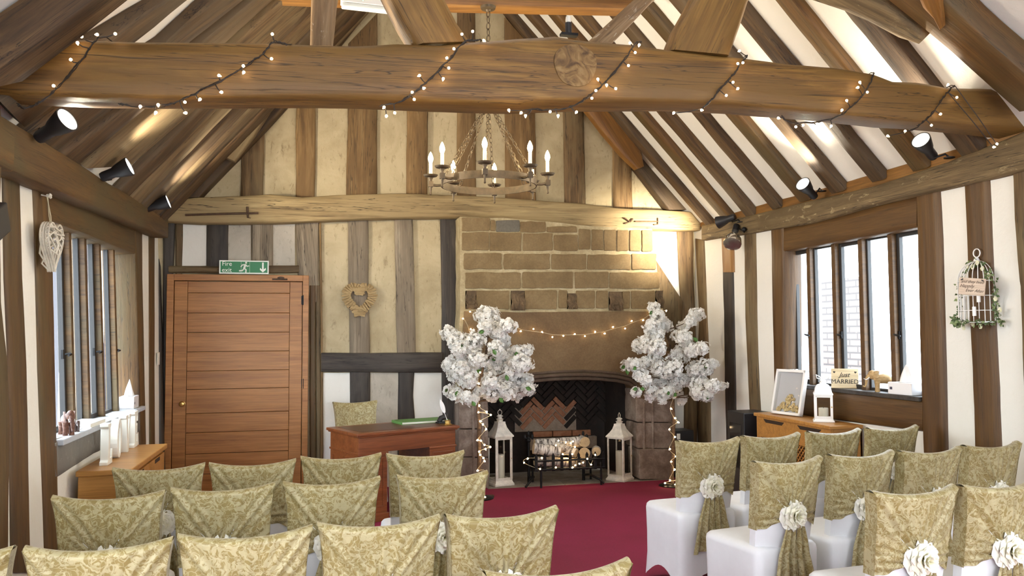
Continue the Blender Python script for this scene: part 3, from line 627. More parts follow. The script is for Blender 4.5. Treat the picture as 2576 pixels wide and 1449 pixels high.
def fpoly(mb, px, y=FY, depth=.1, sub=0, wob=0, mi=0):
    pts = [onp(a, b, plY(y)) - fo for a, b in px]
    if sub:
        q = []
        for a, b in zip(pts, pts[1:] + pts[:1]):
            k = max(1, int((b - a).length / sub))
            for j in range(k):
                t = j / k; p = a.lerp(b, t); nn = noise.noise_vector(p * 14) * wob; q.append(p + V((nn.x, 0, nn.z)))
        pts = q
    mb.extr(pts, (0, depth, 0), mi)
ARCH = [(1226, 1010), (1235, 985), (1262, 972), (1300, 965), (1340, 960), (1380, 956), (1417, 954), (1465, 953), (1510, 955), (1550, 959), (1583, 966), (1600, 980), (1606, 1010)]
mb = MB()
pz = [(1158, 545), (1235, 547), (1350, 555), (1450, 565), (1550, 572), (1640, 576), (1648, 640), (1658, 720), (1668, 775), (1680, 860), (1688, 960), (1688, 1010)]
fpoly(mb, [(1156, 1002)] + pz[:-1] + [(1688, 1000)] + [(1640, 1000), (1620, 972)] + [(a, b - 10) for a, b in ARCH[1:-1]][::-1] + [(1214, 972), (1206, 1002)], depth=.315, sub=.12, wob=.01)
mb.build('mortar_core', ST_MOR, fp, smooth=30)
sc_ = 3.37; cv = lambda x, y: (1150 + x / sc_, 520 + y / sc_)
rows = [[(40, 280, 92, 205, 1), (286, 322, 110, 208, 1), (330, 530, 114, 212, 2), (537, 752, 126, 215, 1), (764, 1018, 168, 216, 1)],
        [(44, 270, 216, 368, 1), (278, 546, 218, 372, 1), (562, 812, 224, 372, 1), (824, 1024, 238, 372, 1), (1032, 1130, 190, 362, 1), (1142, 1240, 192, 368, 1), (1248, 1346, 194, 372, 1), (1356, 1454, 196, 376, 1), (1466, 1560, 198, 376, 1), (1570, 1656, 198, 378, 1)],
        [(58, 378, 392, 528, 1), (396, 786, 398, 530, 1), (802, 1096, 402, 530, 1), (1108, 1472, 404, 532, 1), (1484, 1690, 398, 530, 1)],
        [(70, 540, 556, 694, 1), (556, 982, 552, 690, 1), (1000, 1284, 554, 692, 1), (1294, 1716, 556, 694, 1)],
        [(160, 440, 712, 868, 1), (575, 846, 708, 868, 1), (862, 936, 708, 860, 1), (1010, 1168, 712, 862, 1), (1182, 1280, 712, 864, 1), (1402, 1466, 714, 864, 1), (1478, 1680, 712, 864, 1)]]
mb = MB()
for r_ in rows:
    for x0, x1, ya, yb, mi in r_:
        k = 6
        fpoly(mb, [cv(x0 + k, ya), cv(x1 - k, ya), cv(x1, ya + k), cv(x1, yb - k), cv(x1 - k, yb), cv(x0 + k, yb), cv(x0, yb - k), cv(x0, ya + k)], FY - .014, .05, .05, .009, mi - 1)
mb.build('stone_blocks', [ST_BLK, ST_GRY], fp, bevel=.006)
for x0, x1, ya, yb in ((70, 160, 712, 870), (455, 572, 712, 880), (930, 1008, 735, 868), (1285, 1400, 720, 882), (1680, 1742, 712, 862)):
    mb = MB(); nz_ = lambda u, v: FY - fo.y - .012 - .045 * v * (.5 + .8 * abs(noise.noise(V((u * 5 + x0, v * 4, 1)))))
    def fn(u, v):
        p = onp(*cv(x0 + (x1 - x0) * (u + .12 * (v - .5) * (u - .5)) + 6 * math.sin(v * 9 + x0), ya + (yb - ya) * v), PF) - fo
        return V((p.x, nz_(u, v), p.z))
    mb.grid(10, 12, fn); mb.grid(1, 1, lambda u, v: onp(*cv(x0 + (x1 - x0) * u, ya + (yb - ya) * v), PF) - fo)
    mb.build('corbel_stub', ST_STUB, fp)['label'] = 'dark broken-off corbel stump'
mb = MB(); fpoly(mb, [cv(60, 884), cv(500, 894), cv(1000, 888), cv(1690, 886)] + [(1672, 800), (1682, 870), (1688, 960), (1688, 1010)] + [(a, b - 8) for a, b in ARCH[::-1]] + [(1157, 1010), (1160, 900)], FY - .022, .335, .12, .006)
mb.build('lintel', ST_LIN, fp, smooth=30)['label'] = 'smooth brown arched lintel stone'
mb = MB()
for k, (dy, rr, yy) in enumerate(((-20, .014, -.03), (-11, .018, -.035), (-2, .02, -.01))):
    mb.tube([onp(a, b + dy, PF) - fo + V((0, yy, 0)) for a, b in ARCH[1:-1]], rr, 8)
mb.build('arch_moulding', stonem('smoked_moulding', (.05, .032, .02), (.085, .055, .035), (.13, .09, .06)), fp, smooth=60)
for side_ in ('l', 'r'):
  mb = MB()
  for a0, a1, ya, yb, of in [q for q in ((1155, 1228, 980, 1078, .018), (1154, 1228, 1080, 1150, .022), (1152, 1230, 1152, 1228, .03), (1600, 1690, 978, 1062, .018), (1602, 1692, 1064, 1128, .022), (1608, 1694, 1130, 1206, .055)) if (q[0] < 1500) == (side_ == 'l')]:
    fpoly(mb, [(a0 + 3, ya), (a1 - 3, ya), (a1, ya + 4), (a1, yb - 3), (a1 - 3, yb), (a0 + 3, yb), (a0, yb - 3), (a0, ya + 4)], FY - of, .33, .06, .006)
  mb.build('jamb_stones', ST_JMB, fp, bevel=.008)
for px_ in (1190, 1203, 1214, 1618, 1640):
    mb = MB(); a, b = onp(px_, 1012, PF) - fo, onp(px_, 1128 if px_ > 1500 else 1190, PF) - fo
    mb.tube([a + V((0, -.02, 0)), a.lerp(b, .5) + V((0, -.022, 0)), b + V((0, -.024, 0))], .015, 8); mb.build('jamb_moulding', ST_JMB, fp, smooth=60)
# recess
xl, xr = onp(1222, 1200, PF).x, onp(1610, 1200, PF).x
mb = MB(); yb_ = 9.16
for q in ([(xl - .02, 8.45, 0), (xl + .12, yb_, 0), (xl + .12, yb_, 1.35), (xl - .02, 8.45, 1.35)], [(xr + .02, 8.45, 0), (xr - .12, yb_, 0), (xr - .12, yb_, 1.35), (xr + .02, 8.45, 1.35)]):
    s_ = -1 if q[0][0] < 2.5 else 1
    mb.extr([V(p) - fo for p in q], (s_ * .1, 0, 0))
mb.extr([V(p) - fo for p in ((xl + .1, yb_ + .02, 0), (xr - .1, yb_ + .02, 0), (xr - .1, yb_ + .02, 1.6), (xl + .1, yb_ + .02, 1.6))], (0, .1, 0))
mb.extr([V(p) - fo for p in ((xl - .1, 8.45, 1.33), (xr + .1, 8.45, 1.33), (xr, yb_ + .1, 1.5), (xl, yb_ + .1, 1.5))], (0, 0, .1))
mb.build('fire_recess', SOOT, fp)
# herringbone fireback
def herring(x0, x1, z0, z1, y):
    mb = MB(); wv = .062; L = 3; c45 = math.sqrt(.5)
    cx, cz = (x0 + x1) / 2, z0
    cl = [onp(a, b, plY(y)) for a, b in ((1282, 1095), (1312, 1030), (1340, 1010), (1400, 1005), (1442, 1020), (1425, 1050), (1415, 1066), (1470, 1062), (1480, 1120), (1290, 1120))]
    def inside(p):
        ins = False; n = len(cl)
        for i in range(n):
            a, b = cl[i], cl[i - 1]
            if (a.z > p[1]) != (b.z > p[1]) and p[0] < (b.x - a.x) * (p[1] - a.z) / (b.z - a.z) + a.x: ins = not ins
        return ins
    for a in range(-40, 41):
        for b in range(-40, 41):
            d = (a - b) % (2 * L)
            if d == 0: u0, u1, v0, v1 = a, a + L, b, b + 1
            elif d == 2 * L - 1: u0, u1, v0, v1 = a, a + 1, b, b + L
            else: continue
            g = .10
            pts = []
            for u, v in ((u0 + g, v0 + g), (u1 - g, v0 + g), (u1 - g, v1 - g), (u0 + g, v1 - g)):
                pts.append((cx + (u - v) * wv * c45, cz + (u + v) * wv * c45))
            mx, mz = sum(p[0] for p in pts) / 4, sum(p[1] for p in pts) / 4
            if not (x0 < mx < x1 and z0 + .02 < mz < z1): continue
            if any(p[1] < z0 for p in pts): continue
            mb.extr([V((p[0], y, p[1])) - fo for p in pts], (0, .03, 0), 1 if inside((mx, mz)) else 0)
    return mb
hz0 = onp(1380, 1082, plY(9.13)).z
herring(xl + .14, xr - .14, hz0, 1.3, 9.13).build('herringbone_fireback', [SOOT, BRK_O], fp, bevel=.003)['label'] = 'herringbone brick fireback, orange in the middle and sooty around'
mb = MB(); fz = fo
bx0 = onp(1342, 1080, plY(9.12)).x
for i in range(3): mb.box(V((bx0 + i * .235, 9.12, hz0 - .075)) - fo, V((bx0 + i * .235 + .222, 9.17, hz0 - .012)) - fo)
mb.build('brick_course', BRK_O, fp, bevel=.003)
a = [onp(1296, 1000, plY(9.14)), onp(1450, 1108, plY(9.14))]
MB().box(V((a[0].x, 9.142, hz0 - .01)) - fo, V((a[1].x, 9.172, a[0].z - .12)) - fo).build('mortar_patch', MOR_P, fp)
MB().box(V((bx0 - .06, 9.10, hz0 - .22)) - fo, V((bx0 + .76, 9.165, hz0 - .085)) - fo).build('back_slab', MOR_P, fp, bevel=.006)
mb = MB()
for i in range(5):
    x0 = 1.72 + i * .41; mb.box(V((x0 + .004, 8.302, -.05)) - fo, V((x0 + .406, 8.62, .002 + .001 * (i % 2))) - fo)
mb.box(V((1.6, 8.624, -.05)) - fo, V((3.74, 9.2, .003)) - fo)
mb.build('hearth_slab', stonem('hearth_stone', (.17, .14, .11), (.26, .22, .175), (.36, .31, .26), 5), fp, bevel=.003)
tag(MB().box((-1.75, 8.30, -.05), (1.715, 8.75, 0)).build('floor', CARPET), 'carpet strip by the door and desk', 'carpet', kind='structure')
tag(MB().box((3.775, 8.30, -.05), (4.5, 8.75, 0)).build('floor', CARPET), 'carpet corner behind the flowering tree', 'carpet', kind='structure')
# ================================================================== CHAIRS
def lace_mat():
    m, nt, b = nodes('gold_lace')
    co = objcoord(nt, (1, 1, 1))
    d = noi(nt, co, 9, 3, .6, .6)
    vo = N(nt, 'ShaderNodeTexVoronoi'); vo.feature = 'DISTANCE_TO_EDGE'; vo.inputs['Scale'].default_value = 40
    wv = nt.nodes.new('ShaderNodeVectorMath'); wv.operation = 'MULTIPLY_ADD'
    nz3 = N(nt, 'ShaderNodeTexNoise'); nz3.inputs['Scale'].default_value = 16; nt.links.new(co, nz3.inputs['Vector'])
    nt.links.new(nz3.outputs['Color'], wv.inputs[0]); wv.inputs[1].default_value = (.12, .12, .12); nt.links.new(co, wv.inputs[2])
    nt.links.new(wv.outputs[0], vo.inputs['Vector'])
    fl = noi(nt, wv.outputs[0], 34, 2, .5, 1.2)
    thread = ramp(nt, vo.outputs['Distance'], [(.03, 1), (.10, 0)])
    flower = ramp(nt, fl, [(.50, 0), (.55, 1)])
    pat = mix(nt, .65, flower, thread, 'ADD')
    c = mix(nt, pat, (.255, .192, .066), (.41, .35, .19))
    c = mix(nt, 1.0, c, ramp(nt, d, [(.3, .88), (.7, 1.08)]), 'MULTIPLY')
    nt.links.new(c, b.inputs['Base Color']); b.inputs['Roughness'].default_value = .48
    b.inputs['Sheen Weight'].default_value = .3; b.inputs['Sheen Roughness'].default_value = .4; b.inputs['Sheen Tint'].default_value = (1, .95, .8, 1)
    bump(nt, b, pat, .25, .003); return m
LACE = lace_mat()
COVER = plain('white_stretch_cover', (.80, .81, .84), .45, nz=.03, nscale=8)
ROSE_M, _nt, _b = nodes('ivory_rose')
_co = objcoord(_nt, (1, 1, 1), False); _sx = _nt.nodes.new('ShaderNodeVectorMath'); _sx.operation = 'LENGTH'; _nt.links.new(_co, _sx.inputs[0])
_nt.links.new(ramp(_nt, _sx.outputs['Value'], [(.02, (.72, .70, .30)), (.055, (.86, .82, .58)), (.095, (.88, .86, .78))]), _b.inputs['Base Color']); _b.inputs['Roughness'].default_value = .6
HT = .93
def back_hw(z): return .180 + .022 * max(0, (z - .45) / .48) + .013 * max(0, min(1, (z - .80) / .13)) ** 2
def back_y(u, z): return -.075 * (z - .45) / .48 + .045 * u * u
def ztop(u): return .908 + (HT - .908) * abs(u) ** 2.2
ROSE_P = V((.0, back_y(0, .652) - .030, .652))
def hood_mesh():
    mb = MB(); nb, nf = 64, 14
    def fn(a, b_):
        u = -1 + 2 * a
        zt = ztop(u); zb = .580 + .065 * max(0, 1 - abs(u)) ** 1.1 + .006 * math.sin(u * 11)
        if b_ <= .70:
            v = b_ / .70; z = zb + (zt - zb) * v
            x = back_hw(z) * u; y = back_y(u, z) - .030
            dx, dz_ = x, z - .652; r = math.hypot(dx, dz_); th = math.atan2(dz_, dx)
            pl = math.exp(-max(0, r - .03) / .10) * (math.sin(26 * th) + .6 * math.sin(41 * th + 1.3))
            y -= .0085 * pl
            # the two long gathers from the top corners and the side pleats under them
            for cx in (-.2, .2):
                n_ = V((-(.93 - .63), cx)).normalized() if False else None
                L = math.hypot(cx, .27); dist = abs(dx * .27 - dz_ * cx) / L; al = (dx * cx + dz_ * .27) / L
                if al > 0: y -= .0095 * math.cos(dist / .0062) * math.exp(-dist / .026) * min(1, al / .05)
            if dz_ < .02: y -= .006 * math.sin(dz_ * 170 + 6 * abs(dx)) * min(1, abs(dx) / .05)
            y -= .014 * math.exp(-(r / .05) ** 2)
            x *= 1.012
        elif b_ <= .80:
            v = (b_ - .70) / .10; z = zt + .012 * math.sin(math.pi * v); x = back_hw(zt) * u * 1.012; y = back_y(u, zt) - .030 + .06 * v
        else:
            v = (b_ - .80) / .20; z = zt + (.60 - zt) * v; x = back_hw(z) * u * 1.012; y = back_y(u, z) + .030
        return V((x, y, z))
    mb.grid(nb, 52, fn)
    for e in (-1, 1):      # the sides
        mb.grid(2, 14, lambda a, b_: V((e * back_hw(.580 + .352 * b_) * 1.014, back_y(1, .580 + .352 * b_) - .034 + .066 * a, .580 + .352 * b_)))
    return mb.mesh('hood', LACE, 180)
def cover_mesh():
    mb = MB()
    def per(t, hw, y0, y1, rad=.045):
        pts = []
        for cx, cy, a0 in ((hw - rad, y0 + rad, -90), (hw - rad, y1 - rad, 0), (-hw + rad, y1 - rad, 90), (-hw + rad, y0 + rad, 180)):
            for k in range(5): a = R(a0 + k * 22.5); pts.append((cx + rad * math.cos(a), cy + rad * math.sin(a)))
        out = []
        for i in range(len(pts)):
            a, b_ = V(pts[i]).to_2d() if False else pts[i], pts[(i + 1) % len(pts)]
            d = math.hypot(b_[0] - a[0], b_[1] - a[1]); k = max(1, int(d / .035))
            for j in range(k): out.append((a[0] + (b_[0] - a[0]) * j / k, a[1] + (b_[1] - a[1]) * j / k))
        return out
    base = per(0, .207, -.035, .425); cx, cy = 0, .195; rs = []
    def hem(x, y):
        fx = min(1, abs(abs(x) - .207) / .2); fy = min(abs(y + .035), abs(y - .425)) / .23
        onx = abs(abs(x) - .207) < .012
        t = min(1, (fy if onx else fx)) ; return .012 + .115 * math.sin(t * math.pi / 2) ** 1.3
    for k, s in ((0, 1.03), (.33, .985), (.66, .985), (1, 1.0)):
        rs.append([V((cx + (x - cx) * s, cy + (y - cy) * s, hem(x, y) * (1 - k) + .455 * k)) for x, y in base])
    for s, z in ((.985, .476), (.93, .490), (.80, .498), (.5, .503), (.1, .505)): rs.append([V((cx + (x - cx) * s, cy + (y - cy) * s, z)) for x, y in base])
    mb.rings(rs, True, False); mb.f.append(tuple(range(len(mb.v) - len(base), len(mb.v)))); mb.m.append(0)
    return mb.mesh('cover', COVER, 50)
def backcover_mesh():
    mb = MB(); rs = []
    for z in [.40, .46, .52, .58, .64, .70, .76, .82, .872]:
        ring = []
        for i in range(13): u = -1 + 2 * i / 12; ring.append(V((back_hw(z) * u, back_y(u, z) - .022, z)))
        for i in range(13): u = 1 - 2 * i / 12; ring.append(V((back_hw(z) * u, back_y(u, z) + .022, z)))
        rs.append(ring)
    mb.rings(rs); return mb.mesh('back_cover', COVER, 60)
def tail_mesh():
    mb = MB()
    for s, x0, lean, ln, wd in ((0, -.020, -.045, .37, .125), (1, .030, .035, .32, .115)):
        def fn(a, b_):
            z = .635 - ln * b_ + .03 * b_ * (a - .5); wv = .028 + wd * b_ ** .7
            x = x0 + lean * b_ + wv * (a - .5); y = back_y(0, max(z, .45)) - .046 - .008 * s - .016 * math.sin(a * 14 + s * 2) * (.3 + .7 * b_) - .012 * math.sin(b_ * 3)
            if z < .45: y -= .02 * (.45 - z) / .2
            return V((x, y, z))
        mb.grid(30, 18, fn)
    return mb.mesh('sash_tail', LACE, 180, recalc=False)
def rose_mesh():
    mb = MB(); rnd = random.Random(3)
    def petal(R_, wd, lift, curl, ang, z0):
        M_ = Matrix.Rotation(ang, 3, 'Y')
        def fn(a, b_):
            t = -1 + 2 * a; r = R_ * b_; half = wd * math.sin(min(1, b_ * 1.05) * 2.2) ** .8
            x = t * half; rr = r * (1 - .18 * t * t * b_) + .004 * math.cos(t * 7) * b_; out = z0 + lift * math.sin(b_ * 1.9) - curl * max(0, b_ - .6) ** 2 * 6 + .012 * t * t * b_
            return M_ @ V((x, -out, rr)) 
        mb.grid(8, 7, fn)
    for n, R_, wd, lift, curl, z0 in ((6, .098, .072, .016, .020, 0), (5, .080, .062, .032, .016, .006), (5, .058, .048, .044, .010, .010), (4, .038, .034, .052, .002, .014), (3, .022, .020, .056, -.004, .018)):
        o = rnd.random() * 6
        for k in range(n): petal(R_ * rnd.uniform(.93, 1.05), wd, lift, curl, o + 2 * math.pi * k / n + rnd.uniform(-.1, .1), z0)
    return mb.mesh('rose', ROSE_M, 180, recalc=False)
def mk(name, me, parent, loc=(0, 0, 0)):
    o = bpy.data.objects.new(name, me); COL.objects.link(o); o.parent = parent; o.location = loc; return o
CH0 = thing('banquet_chair', 'x', 'chair')
mk('seat_cover', cover_mesh(), CH0); mk('back_cover', backcover_mesh(), CH0); mk('lace_hood', hood_mesh(), CH0)
mk('sash_tail', tail_mesh(), CH0); mk('rose', rose_mesh(), CH0, ROSE_P).scale = (.83, .83, .83)
_used = [False]
def chair(x, y, rz, label, group):
    o = CH0 if not _used[0] else copy_tree(CH0)
    _used[0] = True
    o.location = (x, y, 0); o.rotation_euler = (0, 0, R(rz)); return tag(o, label, 'chair', group)
def from_corners(l, r, z=HT):
    a, b = onp(*l, plZ(z)), onp(*r, plZ(z)); m = (a + b) / 2; return m
# the corner of a hood stands .03 behind and the local frame's top corners are at y = back_y(1, HT) - .03
CY = back_y(1, HT) - .03
ROWS = {
 'front row of the left-hand block': ([(290, 1183, 507, 1170), (528, 1170, 742, 1160), (757, 1155, 958, 1143), (976, 1145, 1167, 1140)], 3.0,
    ['gold lace chair in front of the LOVE letters cabinet', 'gold lace chair directly in front of the oak door', 'gold lace chair between the oak door and the mahogany desk', 'gold lace chair just in front of the mahogany desk by the aisle']),
 'middle row of the left-hand block': ([(135, 1256, 406, 1240), (432, 1233, 690, 1222), (715, 1219, 955, 1205), (1000, 1203, 1228, 1190)], 3.0,
    ['gold lace chair by the window wall in the middle row left of the aisle', 'second gold lace chair from the window wall in the middle row', 'third gold lace chair from the window wall in the middle row', 'gold lace chair at the aisle in the middle row, left of the red carpet']),
 'near row of the left-hand block': ([(62, 1390, 425, 1360), (450, 1355, 782, 1332), (800, 1327, 1106, 1303), (1110, 1305, 1400, 1282)], 3.0,
    ['daylit lace chair beside the window wall in the row nearest the camera', 'second daylit lace chair from the window wall, row nearest the camera', 'third daylit lace chair from the window wall, beside the aisle chair', 'daylit lace chair at the aisle, its white rose at the picture bottom']),
 'front row of the right-hand block': ([(1705, 1113, 1868, 1103), (1870, 1101, 2020, 1091), (2033, 1090, 2174, 1081), (2187, 1080, 2315, 1073)], 8.0,
    ['gold lace aisle chair with rose, nearest the flowering tree on the right', 'gold lace chair before the lattice panel of the cabinet', 'gold lace chair before the plain end of the lattice cabinet', 'smallest-looking gold lace chair, under the broad oak window post']),
 'middle row of the right-hand block': ([(1895, 1167, 2080, 1151), (2092, 1150, 2255, 1136), (2268, 1140, 2424, 1127), (2428, 1128, 2576, 1112)], 8.0,
    ['gold lace aisle chair with large rose, middle row right of the carpet', 'second gold lace chair from the aisle, middle row on the right', 'third gold lace chair from the aisle, middle row on the right', 'gold lace chair against the wall below the birdcage']),
 'near row of the right-hand block': ([(2197, 1243, 2415, 1227), (2418, 1226, 2630, 1212)], 6.0,
    ['nearest gold lace aisle chair with rose on the right of the carpet', 'gold lace chair cut by the picture edge, rose at lower right']),
}
for g, (cs, rz, labs) in ROWS.items():
    for (a, b, c, d), lab in zip(cs, labs):
        m = from_corners((a, b), (c, d)); rr = rz + random.uniform(-2, 2)
        if 'its white rose' in lab: m.x += .015
        chair(m.x + math.sin(R(rr)) * CY, m.y - math.cos(R(rr)) * CY, rr, lab, g)
m = onp(43, 1388, plZ(HT)); chair(m.x - .24, m.y - CY, 3, 'lace chair barely showing at the bottom corner by the window wall', 'near row of the left-hand block')
m = onp(1590, 1421, plZ(HT)); chair(m.x - .215, m.y - CY, 3, 'lace chair of which one pointed corner shows over the carpet', 'nearest row behind')
a, b = onp(842, 1022, plZ(HT)), onp(956, 1019, plZ(HT)); m = (a + b) / 2
chair(m.x - math.sin(R(186)) * .02, m.y + .40, 192, 'pale lace chair facing us behind the mahogany desk', 'chair of the registrar')

# ================================================================== DESK and what stands on it
pn, pr_ = onp(898, 1092, plZ(.76)), onp(1157, 1070, plZ(.76)); dv = (pr_ - pn); W_ = dv.length; ang = math.atan2(dv.y, dv.x)
e1 = dv.normalized(); e2 = V((-e1.y, e1.x, 0)); D_ = .64
cen = pn + e1 * W_ / 2 + e2 * D_ / 2
desk = thing('pedestal_desk', 'reddish mahogany pedestal desk with leather top by the chimney', 'desk', (cen.x, cen.y, 0), ang)
hw, hd = W_ / 2, D_ / 2
mb = MB()
mb.box((-hw, -hd, .735), (hw, hd, .76)); mb.box((-hw + .012, -hd + .012, .722), (hw - .012, hd - .012, .735))
mb.build('desk_top', MAHOG, desk, bevel=.006)
MB().box((-hw + .08, -hd + .08, .758), (hw - .08, hd - .08, .7615)).build('leather_inset', LEATHER, desk)
MB().box((-hw + .03, -hd + .03, .585), (hw - .03, hd - .03, .722)).build('frieze', MAHOG, desk, bevel=.003)
for s in (-1, 1):
    x0, x1 = (-hw + .03, -hw + .30) if s < 0 else (hw - .30, hw - .03)
    mb = MB(); mb.box((x0, -hd + .03, .06), (x1, hd - .03, .575)); mb.box((x0 - .012, -hd + .018, 0), (x1 + .012, hd - .018, .07)); mb.box((x0 - .008, -hd + .022, .570), (x1 + .008, hd - .022, .588))
    for fx in (-hd + .03,):
        for lo, hi in (((x0 + .03, fx - .006, .12), (x0 + .045, fx, .54)), ((x1 - .045, fx - .006, .12), (x1 - .03, fx, .54)), ((x0 + .03, fx - .006, .12), (x1 - .03, fx, .135)), ((x0 + .03, fx - .006, .525), (x1 - .03, fx, .54))): mb.box(lo, hi)
    if s < 0:
        for lo, hi in (((x0 - .006, -hd + .08, .12), (x0, -hd + .095, .54)), ((x0 - .006, hd - .095, .12), (x0, hd - .08, .54)), ((x0 - .006, -hd + .08, .12), (x0, hd - .08, .135)), ((x0 - .006, -hd + .08, .525), (x0, hd - .08, .54))): mb.box(lo, hi)
    pd = mb.build('pedestal', MAHOG, desk, bevel=.003)
    for k, zz in enumerate((.44, .27, .10)):
        MB().box((x0 + .02, hd - .032, zz), (x1 - .02, hd - .02, zz + .13)).build('drawer', MAHOG, desk, bevel=.003)
def on_desk(px, py, z=.7615): return onp(px, py, plZ(z))
p = on_desk(1058, 1062)
book = thing('register_book', 'flat green covered register lying on the desk', 'book', p, ang - R(6))
GREEN = plain('green_cloth', (.10, .23, .055), .5, nz=.1); PAGE = plain('paper', (.80, .77, .68), .8)
MB().box((-.235, -.12, .004), (.235, .12, .020)).build('pages', PAGE, book)
mb = MB(); mb.box((-.24, -.125, 0), (.24, .125, .004)); mb.box((-.24, -.125, .020), (.24, .125, .025)); mb.box((-.243, -.125, 0), (-.236, .125, .025)); mb.build('cover', GREEN, book, bevel=.002)
p = on_desk(1114, 1064)
tp = thing('pen_holder', 'small black pen stand at the end of the green register', 'pen holder', p, ang)
mb = MB(); mb.box((-.06, -.035, 0), (.06, .035, .014)); mb.build('base', BLACKP, tp, bevel=.004)
mb = MB(); mb.tube([(-.045, 0, .014), (-.02, 0, .045), (.02, 0, .055), (.045, 0, .085)], [.022, .026, .028, .012], 12); mb.build('holder', BLACKP, tp, smooth=60)
p = on_desk(1126, 1068)
ik = thing('quill_stand', 'white feather quill in a little brass inkwell on the desk', 'quill', p)
MB().lathe([(.032, 0), (.033, .006), (.026, .012), (.026, .034), (.030, .038), (.018, .042), (.012, .038)], 24).build('inkwell', BRASS, ik, smooth=40)
mb = MB(); q0, q1 = V((0, 0, .03)), V((-.075, 0, .25))
mb.tube([q0, q0.lerp(q1, .5) + V((-.004, 0, 0)), q1], [.003, .002, .001], 6)
def qf(a, b_):
    t = .35 + .65 * b_; c = q0.lerp(q1, t); wv = .018 * math.sin(min(1, b_ * 1.1 + .08) * math.pi) ** .6
    return c + V((wv * (2 * a - 1), .006 * (2 * a - 1) ** 2, wv * .5 * (2 * a - 1)))
mb.grid(4, 10, qf); mb.build('feather', WHITE_PT, ik)
MB().lathe([(.001, .0), (.06, .0), (.062, .004), (.05, .005)], 24, Matrix.Translation((-.02, 0, 0))).build('pen_tray', BRASS, ik, smooth=40)

# ================================================================== CABINETS
a_, b_ = onp(338, 1180, plZ(.77)), onp(417, 1116, plZ(.77)); XF = (a_.x + b_.x) / 2
y0, y1 = a_.y, b_.y; xb = -1.436
cl = thing('drawer_cabinet', 'honey oak drawer cabinet carrying the LOVE letters under the window', 'cabinet', ((xb + XF) / 2, (y0 + y1) / 2, 0))
o_ = cl.location; q = lambda x, y, z: V((x - o_.x, y - o_.y, z))
mb = MB(); mb.box(q(xb, y0, .735), q(XF, y1, .77)); mb.build('top', OAK_CAB, cl, bevel=.006)
mb = MB(); mb.box(q(xb + .01, y0 + .02, .04), q(XF - .03, y1 - .02, .735)); mb.build('body', OAK_CAB, cl, bevel=.003)
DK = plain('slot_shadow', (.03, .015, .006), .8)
for c0 in (0, 1):
    ya = y0 + .04 + c0 * (y1 - y0 - .08) / 2; yb2 = ya + (y1 - y0 - .08) / 2 - .01
    for r_ in range(3):
        z1 = .715 - r_ * .225; d = MB(); d.box(q(XF - .03, ya, z1 - .212), q(XF - .012, yb2, z1)); dr = d.build('drawer', OAK_CAB, cl, bevel=.003)
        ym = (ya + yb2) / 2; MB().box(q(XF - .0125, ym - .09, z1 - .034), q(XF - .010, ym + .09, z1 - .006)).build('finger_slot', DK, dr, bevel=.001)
xf, xbk = 3.95, 4.235; ry0, ry1 = 5.74, 6.86; zt = .85
cr = thing('radiator_cabinet', 'orange oak cabinet with lattice panels under the photo frame', 'cabinet', ((xf + xbk) / 2, (ry0 + ry1) / 2, 0))
o2 = cr.location; q2 = lambda x, y, z: V((x - o2.x, y - o2.y, z))
MB().box(q2(xf - .02, ry0 - .02, zt - .03), q2(xbk, ry1 + .02, zt)).build('top', OAK_CAB, cr, bevel=.006)
mb = MB(); mb.box(q2(xf + .03, ry0, .05), q2(xbk, ry0 + .02, zt - .03)); mb.box(q2(xf + .03, ry1 - .02, .05), q2(xbk, ry1, zt - .03)); mb.box(q2(xf + .06, ry0, .03), q2(xbk, ry1, .06))
mb.box(q2(xbk - .02, ry0, .05), q2(xbk, ry1, zt - .03)); mb.build('body', OAK_CAB, cr, bevel=.003)
mb = MB(); w2 = (ry1 - ry0) / 2
mb.box(q2(xf, ry0, zt - .21), q2(xf + .03, ry1, zt - .03)); mb.box(q2(xf, ry0, .05), q2(xf + .03, ry1, .14))
for yy in (ry0, ry0 + w2 - .05, ry1 - .07): mb.box(q2(xf, yy, .14), q2(xf + .03, yy + (.07 if yy != ry0 + w2 - .05 else .1), zt - .21))
mb.build('front_frame', OAK_CAB, cr, bevel=.003)
for k in range(2):
    ya, yb2 = (ry0 + .07, ry0 + w2 - .05) if k == 0 else (ry0 + w2 + .05, ry1 - .07)
    ym = (ya + yb2) / 2
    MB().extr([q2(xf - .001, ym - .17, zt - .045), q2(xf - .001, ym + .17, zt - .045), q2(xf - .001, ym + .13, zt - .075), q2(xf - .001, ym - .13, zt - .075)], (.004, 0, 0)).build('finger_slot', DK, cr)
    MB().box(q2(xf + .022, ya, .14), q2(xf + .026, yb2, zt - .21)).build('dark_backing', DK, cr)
    mb = MB(); h0, h1 = .14, zt - .21
    for s in (-1, 1):
        nn = int((yb2 - ya + h1 - h0) / .045)
        for i in range(nn + 1):
            c = ya - (h1 - h0) + i * .045 if s > 0 else ya + i * .045
            pts = []
            for t in range(33):
                z = h0 + (h1 - h0) * t / 32; y = c + s * (z - h0)
                if ya <= y <= yb2: pts.append((y, z))
            if len(pts) > 2:
                (ya_, za_), (yz_, zz_) = pts[0], pts[-1]
                mb.extr([q2(xf + .010 + .004 * s, ya_ - .007, za_), q2(xf + .010 + .004 * s, ya_ + .007, za_), q2(xf + .010 + .004 * s, yz_ + .007, zz_), q2(xf + .010 + .004 * s, yz_ - .007, zz_)], (.006, 0, 0))
    mb.build('lattice', OAK_CAB, cr)

